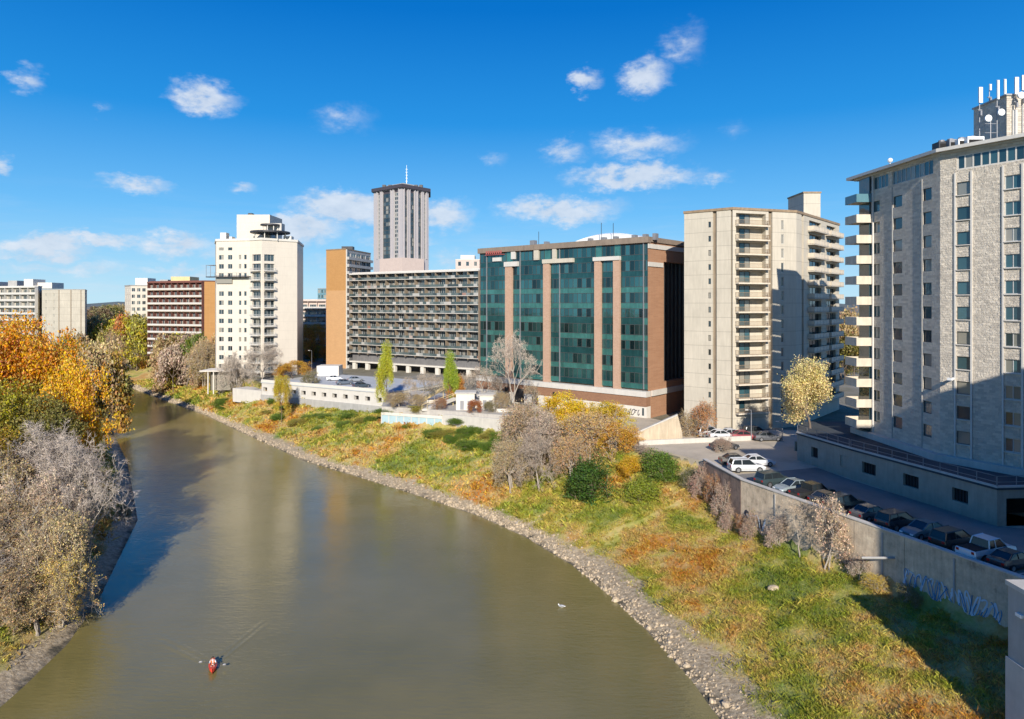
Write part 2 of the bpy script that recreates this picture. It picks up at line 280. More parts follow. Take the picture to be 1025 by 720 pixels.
# ------------------------------------------------------------------ helpers
def G(px, py, z):
    Y = FPX * (CAMH - z) / (py - HY); return ((px - CX) / FPX * Y, Y)
def D(px, Y): return ((px - CX) / FPX * Y, Y)
def ZY(py, Y): return CAMH + (HY - py) * Y / FPX
def tag(o, label=None, cat=None, group=None, kind=None):
    if label: o['label'] = label
    if cat: o['category'] = cat
    if group: o['group'] = group
    if kind: o['kind'] = kind
    return o
def empty(name, loc, label, cat, group=None):
    o = bpy.data.objects.new(name, None); COL.objects.link(o); o.location = loc; o.empty_display_size = .3
    return tag(o, label, cat, group)
def origin_of(p):
    v = Vector((0, 0, 0))
    while p is not None: v += p.location; p = p.parent
    return v
def link_mesh(name, me, mats, parent=None, loc=(0, 0, 0), rz=0):
    o = bpy.data.objects.new(name, me); COL.objects.link(o); o.location = loc; o.rotation_euler = (0, 0, rz)
    if mats is not None and len(me.materials) == 0:
        for mm in (mats if isinstance(mats, (list, tuple)) else [mats]): me.materials.append(mm)
    if parent is not None: o.parent = parent
    return o
class MB:
    def __init__(s): s.v = []; s.f = []; s.mi = []
    def quad(s, *p, m=0):
        n = len(s.v); s.v += [tuple(q) for q in p]; s.f.append(tuple(range(n, n + len(p)))); s.mi.append(m)
    def box(s, x0, x1, y0, y1, z0, z1, m=0, rz=0, c=(0, 0, 0)):
        n = len(s.v); ca, sa = math.cos(rz), math.sin(rz)
        for z in (z0, z1):
            for x, y in ((x0, y0), (x1, y0), (x1, y1), (x0, y1)): s.v.append((c[0] + x * ca - y * sa, c[1] + x * sa + y * ca, c[2] + z))
        for f in ((0, 3, 2, 1), (4, 5, 6, 7), (0, 1, 5, 4), (1, 2, 6, 5), (2, 3, 7, 6), (3, 0, 4, 7)): s.f.append(tuple(n + i for i in f)); s.mi.append(m)
        return s
    def prism(s, pts, z0, z1, m=0, z1s=None):
        n = len(s.v); k = len(pts)
        for p in pts: s.v.append((p[0], p[1], z0))
        for i, p in enumerate(pts): s.v.append((p[0], p[1], z1 if z1s is None else z1s[i]))
        s.f.append(tuple(n + i for i in reversed(range(k)))); s.mi.append(m); s.f.append(tuple(n + k + i for i in range(k))); s.mi.append(m)
        for i in range(k): j = (i + 1) % k; s.f.append((n + i, n + j, n + k + j, n + k + i)); s.mi.append(m)
        return s
    def tube(s, pts, rad, sides=6, m=0, cap=True):
        n0 = len(s.v); k = len(pts)
        for i, p in enumerate(pts):
            p = Vector(p); a = Vector(pts[max(i - 1, 0)]); b = Vector(pts[min(i + 1, k - 1)]); d = (b - a).normalized()
            u = d.orthogonal().normalized() if abs(d.z) > .95 else d.cross(Vector((0, 0, 1))).normalized(); w = d.cross(u)
            r = rad[i] if isinstance(rad, (list, tuple)) else rad
            for j in range(sides):
                t = 2 * math.pi * j / sides; s.v.append(tuple(p + u * math.cos(t) * r + w * math.sin(t) * r))
        for i in range(k - 1):
            for j in range(sides):
                q = (j + 1) % sides; s.f.append((n0 + i * sides + j, n0 + i * sides + q, n0 + (i + 1) * sides + q, n0 + (i + 1) * sides + j)); s.mi.append(m)
        if cap:
            s.f.append(tuple(n0 + j for j in reversed(range(sides)))); s.mi.append(m); s.f.append(tuple(n0 + (k - 1) * sides + j for j in range(sides))); s.mi.append(m)
        return s
    def ball(s, c, r, seg=10, rings=6, m=0, sc=(1, 1, 1)):
        n0 = len(s.v)
        for i in range(rings + 1):
            a = math.pi * i / rings
            for j in range(seg):
                b = 2 * math.pi * j / seg; s.v.append((c[0] + r * sc[0] * math.sin(a) * math.cos(b), c[1] + r * sc[1] * math.sin(a) * math.sin(b), c[2] + r * sc[2] * math.cos(a)))
        for i in range(rings):
            for j in range(seg): q = (j + 1) % seg; s.f.append((n0 + i * seg + j, n0 + (i + 1) * seg + j, n0 + (i + 1) * seg + q, n0 + i * seg + q)); s.mi.append(m)
        return s
    def mesh(s, name, org=(0, 0, 0), smooth=False):
        me = bpy.data.meshes.new(name); me.from_pydata([(a - org[0], b - org[1], c - org[2]) for a, b, c in s.v], [], s.f)
        me.polygons.foreach_set('material_index', s.mi)
        if smooth: me.polygons.foreach_set('use_smooth', [True] * len(s.f))
        me.update(); return me
    def build(s, name, mat, parent=None, smooth=False):
        """vertices are given in world metres; the mesh is stored relative to its parent"""
        org = origin_of(parent); return link_mesh(name, s.mesh(name, org, smooth), mat, parent)
def bevel(o, w=.03, seg=1):
    b = o.modifiers.new('bevel', 'BEVEL'); b.width = w; b.segments = seg; b.limit_method = 'ANGLE'; return o

class Face:
    """one straight wall of a building, P0 to P1 left to right seen from outside"""
    def __init__(s, P0, P1):
        s.a = Vector(P0); s.b = Vector(P1); s.d = (s.b - s.a); s.L = s.d.length; s.d.normalize(); s.ang = math.atan2(s.d.y, s.d.x); s.n = Vector((s.d.y, -s.d.x))
    def pt(s, u, z, out=0): p = s.a + s.d * u + s.n * out; return (p.x, p.y, z)
    def u(s, px):
        k = (px - CX) / FPX; return (k * s.a.y - s.a.x) / (s.d.x - k * s.d.y)
    def wall(s, mb, z0, z1, ops=(), depth=.22, m=0):
        us = sorted(set([0, s.L] + [round(v, 4) for o in ops for v in o[:2] if 0 < v < s.L])); zs = sorted(set([z0, z1] + [round(v, 4) for o in ops for v in o[2:4] if z0 < v < z1]))
        ins = lambda u, z: any(o[0] < u < o[1] and o[2] < z < o[3] for o in ops)
        for j in range(len(zs) - 1):
            run = None
            for i in range(len(us)):
                solid = i < len(us) - 1 and not ins((us[i] + us[i + 1]) / 2, (zs[j] + zs[j + 1]) / 2)
                if solid and run is None: run = us[i]
                if not solid and run is not None: mb.quad(s.pt(run, zs[j]), s.pt(us[i], zs[j]), s.pt(us[i], zs[j + 1]), s.pt(run, zs[j + 1]), m=m); run = None
        for u0, u1, a, b in [o[:4] for o in ops]:
            f, g = 0, -depth
            mb.quad(s.pt(u0, a, f), s.pt(u0, b, f), s.pt(u0, b, g), s.pt(u0, a, g), m=m); mb.quad(s.pt(u1, a, g), s.pt(u1, b, g), s.pt(u1, b, f), s.pt(u1, a, f), m=m)
            mb.quad(s.pt(u0, a, f), s.pt(u0, a, g), s.pt(u1, a, g), s.pt(u1, a, f), m=m); mb.quad(s.pt(u0, b, g), s.pt(u0, b, f), s.pt(u1, b, f), s.pt(u1, b, g), m=m)
    def box(s, mb, u0, u1, z0, z1, out0, out1, m=0):
        """box on the wall: out0..out1 measured outwards"""
        p = s.a; mb.box(u0, u1, -out1, -out0, z0, z1, m, s.ang, (p.x, p.y, 0)); return mb

WCACHE = {}
def win_mesh(w, h, nm, hm, fm, gm, t, dep):
    key = (round(w, 2), round(h, 2), nm, hm, fm, gm, dep)
    if key not in WCACHE:
        a = MB(); a.box(0, w, dep - .09, dep, 0, t); a.box(0, w, dep - .09, dep, h - t, h); a.box(0, t, dep - .09, dep, t, h - t); a.box(w - t, w, dep - .09, dep, t, h - t)
        for i in range(1, nm + 1): x = w * i / (nm + 1); a.box(x - t * .45, x + t * .45, dep - .08, dep, t, h - t)
        for i in range(1, hm + 1): z = h * i / (hm + 1) * .7; a.box(t, w - t, dep - .07, dep, z - t * .4, z + t * .4)
        g = MB()
        for i in range(nm + 1):
            x0 = w * i / (nm + 1) + .01; x1 = w * (i + 1) / (nm + 1) - .01; g.quad((x0, dep - .03, .01), (x1, dep - .03, .01), (x1, dep - .03, h - .01), (x0, dep - .03, h - .01))
        me = a.mesh('window_frame'); me.materials.append(M[fm]); mg = g.mesh('pane'); mg.materials.append(M[gm]); WCACHE[key] = (me, mg)
    return WCACHE[key]
class Building:
    def __init__(s, name, label, base, z, cat='building', group=None):
        s.root = empty(name, (base[0], base[1], z), label, cat, group); s.o = Vector((base[0], base[1], z)); s.w = []
    def win(s, F, u0, u1, z0, z1, nm=1, hm=0, fm='frame', gm='glass', t=.07, dep=.2, name='window'): s.w.append((F, u0, u1, z0, z1, nm, hm, fm, gm, t, dep, name))
    def finish(s, cap=100):
        def key(w):
            F = w[0]; p = F.pt((w[1] + w[2]) / 2, 0); q = F.pt(w[1], 0)
            vis = (p[0] * F.n.x + p[1] * F.n.y) < 0; px = CX + FPX * p[0] / max(p[1], 1); fr = 0 < px < 1030
            return -((w[2] - w[1]) * (w[4] - w[3]) / p[1] ** 2 * (1 if (vis and fr) else .001))
        ws = sorted(s.w, key=key); rest = MB()
        for i, (F, u0, u1, z0, z1, nm, hm, fm, gm, t, dep, name) in enumerate(ws):
            me, mg = win_mesh(u1 - u0, z1 - z0, nm, hm, fm, gm, t, dep); p = Vector(F.pt(u0, z0))
            if i < cap:
                o = link_mesh(name, me, None, s.root, p - s.o, F.ang); link_mesh('pane', mg, None, o)
            else:
                if i == cap: rmats = [M[fm], M[gm]]
                Mx = Matrix.Translation(p) @ Matrix.Rotation(F.ang, 4, 'Z')
                for k, msh in enumerate((me, mg)):
                    n = len(rest.v); rest.v += [tuple(Mx @ v.co) for v in msh.vertices]
                    for q in msh.polygons: rest.f.append(tuple(n + j for j in q.vertices)); rest.mi.append(k)
        if rest.v: tag(rest.build('window', rmats, s.root), kind='stuff')
        return s.root
BCACHE = {}
def balcony(B, F, u0, u1, z, dep, rail='solid', sm='slab', rm='rail', rh=1.05, th=.18, parent=None, name='balcony'):
    w = round(u1 - u0, 2); key = (w, dep, rail, sm, rm, rh, th)
    if key not in BCACHE:
        a = MB(); a.box(0, w, -dep, 0.0, 0, th); b = MB()
        if rail == 'solid': b.box(.0, w, -dep - .06, -dep, -.05, rh); b.box(-.06, 0, -dep - .06, -.02, -.05, rh); b.box(w, w + .06, -dep - .06, -.02, -.05, rh)
        elif rail == 'bars':
            for x0, x1, y0, y1 in ((0, w, -dep, -dep + .05), (0, .05, -dep + .05, -.02), (w - .05, w, -dep + .05, -.02)): b.box(x0, x1, y0, y1, rh - .06, rh); b.box(x0, x1, y0, y1, th + .08, th + .14)
            n = int(w / .16)
            for i in range(n + 1): x = w * i / n; b.box(x - .012, x + .012, -dep + .01, -dep + .035, th + .1, rh - .03)
            for i in range(int(dep / .16)):
                for x in (.02, w - .02): b.box(x - .012, x + .012, -dep + .16 * i + .1, -dep + .16 * i + .12, th + .1, rh - .03)
        else:   # panel: solid sheet set behind posts, above the slab
            b.box(.04, w - .04, -dep + .02, -dep + .06, th + .05, rh - .08); b.box(0, w, -dep, -dep + .08, rh - .08, rh)
            for i in range(int(w / 2) + 2): x = .04 + (w - .08) * i / (int(w / 2) + 1); b.box(x - .04, x + .04, -dep - .01, -dep + .09, th, rh - .08)
            b.box(.0, .05, -dep + .08, -.02, th + .05, rh); b.box(w - .05, w, -dep + .08, -.02, th + .05, rh)
        ma = a.mesh('balcony'); ma.materials.append(M[sm]); mb_ = b.mesh('railing'); mb_.materials.append(M[rm]); BCACHE[key] = (ma, mb_)
    ma, mb_ = BCACHE[key]; p = Vector(F.pt(u0, z)); o = link_mesh(name, ma, None, B.root, p - B.o, F.ang); link_mesh('railing', mb_, None, o); return o
def offset_poly(pts, d):
    n = len(pts); out = []
    for i in range(n):
        a, b, c = Vector(pts[i - 1]), Vector(pts[i]), Vector(pts[(i + 1) % n]); d1 = (b - a).normalized(); d2 = (c - b).normalized()
        n1 = Vector((d1.y, -d1.x)); n2 = Vector((d2.y, -d2.x)); k = (n1 + n2); k = k / max(.35, k.dot(n1)) ; p = b + k * d; out.append((p.x, p.y))
    return out
def flat_roof(B, foot, z, over=.25, th=.35, mat='conc', inner='roofgravel', name='roof'):
    mb = MB(); o = offset_poly(foot, over); i_ = offset_poly(foot, -.4); n = len(foot)
    for k in range(n):
        j = (k + 1) % n
        mb.quad((*o[k], z - th), (*o[j], z - th), (*o[j], z), (*o[k], z)); mb.quad((*o[k], z), (*o[j], z), (*i_[j], z), (*i_[k], z))
        mb.quad((*i_[k], z), (*i_[j], z), (*i_[j], z - .6), (*i_[k], z - .6)); mb.quad((*o[j], z - th), (*o[k], z - th), (*foot[k], z - th), (*foot[j], z - th))
    mb.quad(*[(*p, z - .5) for p in i_], m=1)
    return mb.build(name, [M[mat], M[inner]], B.root)
def rows(ztop, step, n, h): return [(ztop - i * step - h, ztop - i * step) for i in range(n)]

# ------------------------------------------------------------------ river and land
SR = [(19, -60), (18.5, 20), (17.5, 40), (16.4, 54.2), (15.6, 59.9), (13.7, 68.1), (11, 76.9), (7.3, 86.4), (1.8, 96.7), (-5, 105.8), (-15.8, 116.8), (-28.9, 129.5), (-44.4, 144), (-65, 169.5),
      (-91.4, 203), (-117, 231), (-150, 268), (-185, 292), (-240, 318), (-330, 345), (-600, 400), (-3000, 700)]
SL = [(-38, -60), (-40, 20), (-41, 45), (-42, 58.4), (-43, 66), (-46, 76), (-57, 104), (-80, 142), (-105, 179), (-136, 226), (-166, 252), (-220, 275), (-330, 300), (-600, 345), (-3000, 620)]
T = [(50, -60, 8), (48, 30, 7), (41.3, 53.5, 6), (28.7, 85.5, 4.7), (27.1, 96.8, 6.6), (19, 107, 9.6), (8, 123, 8.6), (-2, 139, 6.6), (-28.5, 151, 6.6), (-32, 171, 6), (-70, 192, 6), (-82, 209, 7), (-90, 217, 7.4), (-98, 234, 7.5),
     (-112, 268, 8), (-160, 318, 9), (-240, 358, 10), (-340, 385, 10), (-600, 420, 10), (-3000, 740, 10)]
def seg_dist(X, Y, poly, zs=None):
    best = np.full(X.shape, 1e9); bz = np.zeros(X.shape)
    for i in range(len(poly) - 1):
        ax, ay = poly[i][:2]; bx, by = poly[i + 1][:2]; dx, dy = bx - ax, by - ay; t = np.clip(((X - ax) * dx + (Y - ay) * dy) / (dx * dx + dy * dy), 0, 1)
        d = np.hypot(X - ax - t * dx, Y - ay - t * dy); m = d < best; best = np.where(m, d, best)
        if zs is not None: bz = np.where(m, zs[i] + (zs[i + 1] - zs[i]) * t, bz)
    return best, bz
def inside(X, Y, poly):
    r = np.zeros(X.shape, bool); n = len(poly)
    for i in range(n):
        x0, y0 = poly[i][:2]; x1, y1 = poly[(i + 1) % n][:2]
        with np.errstate(divide='ignore', invalid='ignore'): c = ((y0 > Y) != (y1 > Y)) & (X < (x1 - x0) * (Y - y0) / ((y1 - y0) or 1e-9) + x0)
        r ^= c
    return r
RIVER = SR + SL[::-1]; LAND = [p[:2] for p in T] + [(-3000, 9000), (9000, 9000), (9000, -60)]
def lump(X, Y): return (np.sin(X * .9 + np.sin(Y * .7) * 1.7) + np.sin(Y * 1.1 + np.sin(X * .6) * 2) + np.sin((X + Y) * .37) * 1.2) * .1
def height(X, Y):
    X = np.asarray(X, float); Y = np.asarray(Y, float)
    dr, _ = seg_dist(X, Y, SR); dl, _ = seg_dist(X, Y, SL); dt, hb = seg_dist(X, Y, T, [p[2] for p in T])
    r = dr / (dr + dt + 1e-6); prof = np.where(r < .14, r / .14 * .13, .13 + (r - .14) / .86 * .87)
    zr = hb * prof + lump(X, Y) * np.clip(dr - 2, 0, 2) * .6; land = inside(X, Y, LAND); zr = np.where(land, np.minimum(hb + dt * 3.0, 10.15), zr)
    zl = np.where(dl < 3, dl * .3, .9 + (1 - np.exp(-(dl - 3) / 9)) * 6.3) + lump(X, Y) * np.clip(dl - 1, 0, 2) * .5
    z = np.where(dl < dr, zl, zr); z = np.where(inside(X, Y, RIVER), -np.minimum(np.minimum(dr, dl) * .3 + .02, 2.5), z)
    return z
def hz(x, y): return float(height(np.array([x]), np.array([y]))[0])
def axis(lo, hi, step, far):
    a = list(np.arange(lo, hi, step)); s = step
    while a[-1] < far[1]: s *= 1.35; a.append(a[-1] + s)
    s = step; b = []
    v = lo
    while v > far[0]: s *= 1.35; v -= s; b.append(v)
    return np.array(b[::-1] + a)
def ground():
    xs = axis(-170, 60, 1.15, (-4500, 4500)); ys = axis(38, 300, 1.3, (-60, 8000)); X, Y = np.meshgrid(xs, ys); Z = height(X, Y)
    nx, ny = len(xs), len(ys); V = np.stack([X.ravel(), Y.ravel(), Z.ravel()], 1); i = np.arange((ny - 1) * (nx - 1)); a = (i // (nx - 1)) * nx + i % (nx - 1)
    Fc = np.stack([a, a + 1, a + nx + 1, a + nx], 1); me = bpy.data.meshes.new('ground'); me.from_pydata(V.tolist(), [], Fc.tolist()); me.polygons.foreach_set('use_smooth', [True] * len(Fc)); me.update()
    tag(link_mesh('ground', me, M['ground']), kind='structure')
ground()
def river():
    m = MB(); m.quad((-3200, -60, 0), (100, -60, 0), (100, 900, 0), (-3200, 900, 0)); tag(m.build('river', M['water']), kind='structure')
river()
def far_hills():
    mb = MB(); n = 90; pr = None
    for i in range(n + 1):
        a = R(-75 + 150 * i / n); r = 5200; h = 26 + 9 * math.sin(i * .7) + 7 * math.sin(i * 1.9 + 1) + 5 * random.random(); x, y = r * math.sin(a), r * math.cos(a)
        cur = [(x, y, 5), (x * 1.03, y * 1.03, 10 + h), (x * 1.12, y * 1.12, 10 + h * .9)]
        if pr:
            for k in range(2): mb.quad(pr[k], cur[k], cur[k + 1], pr[k + 1])
        pr = cur
    tag(mb.build('hills', M['hills']), kind='structure')
far_hills()

# ------------------------------------------------------------------ parking lot and alley
WA, WB, WC = (27.1, 96.8), (28.7, 85.5), (41.3, 54.0)
lotz = 10.4
m = MB(); m.prism([(28.0, 97.0), (29.1, 85.7), (41.7, 54.3), (50, 54), (60, 66), (52, 75), (44, 90), (44, 104), (53, 122), (39, 121.5), (32, 127), (27, 135), (21, 140), (8, 151), (1, 150), (4, 138), (12, 124), (21, 108)], 9.0, lotz)
tag(m.build('parking_lot', M['dirt']), kind='structure')
m = MB(); m.quad(*[(x, y, lotz + .006) for x, y in [(29.3, 85.9), (41.75, 54.6), (50, 54.3), (60, 65), (49.3, 69.4), (43.4, 87.6), (42.0, 94), (29.3, 90)]]); tag(m.build('alley_road', M['asphalt']), kind='structure')
dW = (Vector(WC) - Vector(WB)).normalized(); nW = Vector((-dW.y, dW.x))
if nW.x < 0: nW = -nW
m = MB()
for i in range(13):
    c = Vector(WB) + dW * (1.3 + i * 2.75) + nW * .8; m.box(0, 5.0, -.05, .05, 0, .004, rz=math.atan2(nW.y, nW.x), c=(c.x, c.y, lotz + .007))
tag(m.build('parking_markings', M['line']), kind='structure')

# retaining wall along the bank
FW1 = Face(WA, WB); FW2 = Face(WB, WC)
rw = empty('retaining_wall', (*WB, 5), 'long weathered concrete retaining wall below the riverside car park', 'wall')
def wall_seg(F, mat, za, zb, name='wall_panel'):
    mb = MB(); n = max(1, round(F.L / 5.6))
    for i in range(n):
        u0 = F.L * i / n + .012; u1 = F.L * (i + 1) / n - .012; F.box(mb, u0, u1, za, zb, -.45, 0 + .03 * (i % 2))
    return mb.build(name, mat, rw)
tag(wall_seg(FW1, M['wallbrown'], 3.0, 10.9), 'brown vine-stained left end of the wall'); wall_seg(FW2, M['wallstone'], 3.0, 10.9)
cp = MB()
for F in (FW1, FW2): F.box(cp, .02, F.L - .02, 10.9, 11.02, -.5, .1)
cp.build('coping', M['conc_light'], rw)
for i in range(4):
    mb = MB(); FW2.box(mb, 5.8 + i * 7.2, 5.95 + i * 7.2, 3, 10.6, .03, .10); mb.build('pilaster', M['conc'], rw)
def graffiti(F, u0, u1, z0, z1, mats, parent, n=9, seed=1, w=.09, name='graffiti'):
    r = random.Random(seed); cw = (u1 - u0) / n
    for k, mt in enumerate(mats):
        mb = MB()
        for i in range(n):
            cx = u0 + (i + .5) * cw; cz = (z0 + z1) / 2; a0 = r.uniform(0, 6); sp = r.uniform(3.2, 6.2); px = None; rx = cw * r.uniform(.35, .62); rz_ = (z1 - z0) * r.uniform(.3, .5); tw = r.uniform(.3, 1.6)
            for q in range(15):
                t = a0 + sp * q / 14; u = cx + rx * math.cos(t) + k * .06; z = cz + rz_ * math.sin(t * tw + a0) - k * .05
                if px: 
                    du, dz = u - px[0], z - px[1]; l = math.hypot(du, dz) or 1; nu, nz = -dz / l * w * (1 - .35 * k), du / l * w * (1 - .35 * k); o = .065 + .004 * k + .0004 * i
                    mb.quad(F.pt(px[0] - nu, px[1] - nz, o), F.pt(u - nu, z - nz, o), F.pt(u + nu, z + nz, o), F.pt(px[0] + nu, px[1] + nz, o))
                px = (u, z)
        mb.build(name, mt, parent)
graffiti(FW2, 22.5, 31.5, 6.1, 8.2, [M['graffiti'], M['signblue']], rw, 15, 3, .07)
graffiti(FW2, .8, 4.2, 5.6, 7.4, [M['graffitidark'], M['graffiti']], rw, 4, 5, .12)
mb = MB(); p0 = Vector(FW2.pt(21.6, 8.6, 0)); p1 = Vector(FW2.pt(19.6, 8.2, 2.0)); mb.tube([p0, p1], .12, 8); bo = mb.build('drain_pipe', M['conc'], None); tag(bo, 'pale drain pipe sticking out of the retaining wall above the grass', 'pipe')

# near concrete block at the right edge, and the tall neighbour behind it whose shade falls over the alley
def near_block():
    x0 = 33.45; B = Building('concrete_abutment', 'grey concrete abutment with a sunlit cap at the right edge of the bank', (x0, 46), 5, 'abutment')
    m = MB(); m.box(x0, 45, 40.5, 46.0, 2, 14.05); m.build('wall', M['conc'], B.root)
    m = MB(); m.box(x0 - .12, 45, 40.4, 46.12, 14.05, 14.35); m.build('cap', M['conc_light'], B.root)
    m = MB(); m.box(x0 - .12, x0 - .003, 40.5, 46.1, 2.0, 9.2); m.build('lower_panel', M['conc_light'], B.root)
    m = MB(); m.box(x0 - .2, x0 - .003, 44.6, 45.1, 12.4, 12.6); m.build('lamp', M['whitemetal'], B.root)
near_block()
def neighbour():
    foot = [(36.6, 36), (37.2, 10), (90, 12), (90, 38)]
    B = Building('neighbouring_block', 'tall beige apartment block standing just outside the right edge', (37, 24), 8); mb = MB()
    zt = 43.4
    for i in range(4):
        F = Face(foot[i], foot[(i + 1) % 4]); ops = []
        for c in range(int(F.L / 4)):
            for a, b in rows(zt - 1.5, 3, 10, 1.5): ops.append((2 + c * 4, 3.8 + c * 4, a, b)); B.win(F, 2 + c * 4, 3.8 + c * 4, a, b)
        F.wall(mb, 6, zt, ops)
    mb.build('wall', M['beige'], B.root); flat_roof(B, foot, zt + .3); B.finish()
neighbour()

# podium garage in front of the stone tower
POD = [(41.2, 98.6), (43.6, 88.0), (49.2, 69.2), (66, 70.6), (80, 90), (66, 108), (46, 108)]
def podium():
    B = Building('podium_garage', 'low grey podium garage with square openings beside the shaded alley', (49.2, 69.2), lotz, 'garage'); mb = MB(); zt = 14.1
    for i in range(len(POD)):
        F = Face(POD[i], POD[(i + 1) % len(POD)]); ops = []
        if i == 0: us = [(F.u(791.5), F.u(795.5)), (F.u(812), F.u(818.5))]
        elif i == 1: us = [(F.u(a), F.u(b)) for a, b in ((833, 841), (863, 876.5), (904, 919.5), (953, 969))]
        else: us = []
        for a, b in us:
            a = max(a, .3); z0, z1 = (11.7, 13.1) if i == 1 else (11.6, 13.0)
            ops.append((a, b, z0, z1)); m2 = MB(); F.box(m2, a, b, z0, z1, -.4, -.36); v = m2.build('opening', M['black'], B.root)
            m3 = MB()
            for k in range(1, 5): uu = a + (b - a) * k / 5; F.box(m3, uu - .03, uu + .03, z0, z1, -.3, -.24)
            m3.build('grille', M['dark'], v)
        if i == 2:
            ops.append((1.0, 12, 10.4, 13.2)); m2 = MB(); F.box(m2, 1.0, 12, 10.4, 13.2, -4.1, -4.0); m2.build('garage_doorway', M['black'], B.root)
        F.wall(mb, 9, zt, ops, 4 if i == 2 else .35)
    mb.build('wall', plain('podium_concrete', (.36, .30, .235), .9, .2), B.root)
    m = MB(); o = offset_poly(POD, .12); m.prism(o, zt, zt + .22); m.build('deck', M['deck'], B.root)
    m = MB()
    for i in (0, 1, 2):
        F = Face(o[i], o[(i + 1) % len(o)]); F.box(m, 0, F.L, zt + .22, zt + .40, -.3, 0)
    m.build('kerb', M['conc_light'], B.root)
    m = MB()
    for i in (0, 1, 2):
        F = Face(o[i], o[(i + 1) % len(o)]); n = int(F.L / 2)
        for z in (.75, 1.35): F.box(m, .1, F.L - .1, zt + z, zt + z + .05, -.17, -.12)
        for k in range(n + 1): F.box(m, .1 + (F.L - .3) * k / n, .16 + (F.L - .3) * k / n, zt + .3, zt + 1.4, -.18, -.11)
    m.build('railing', M['grey'], B.root)
podium()

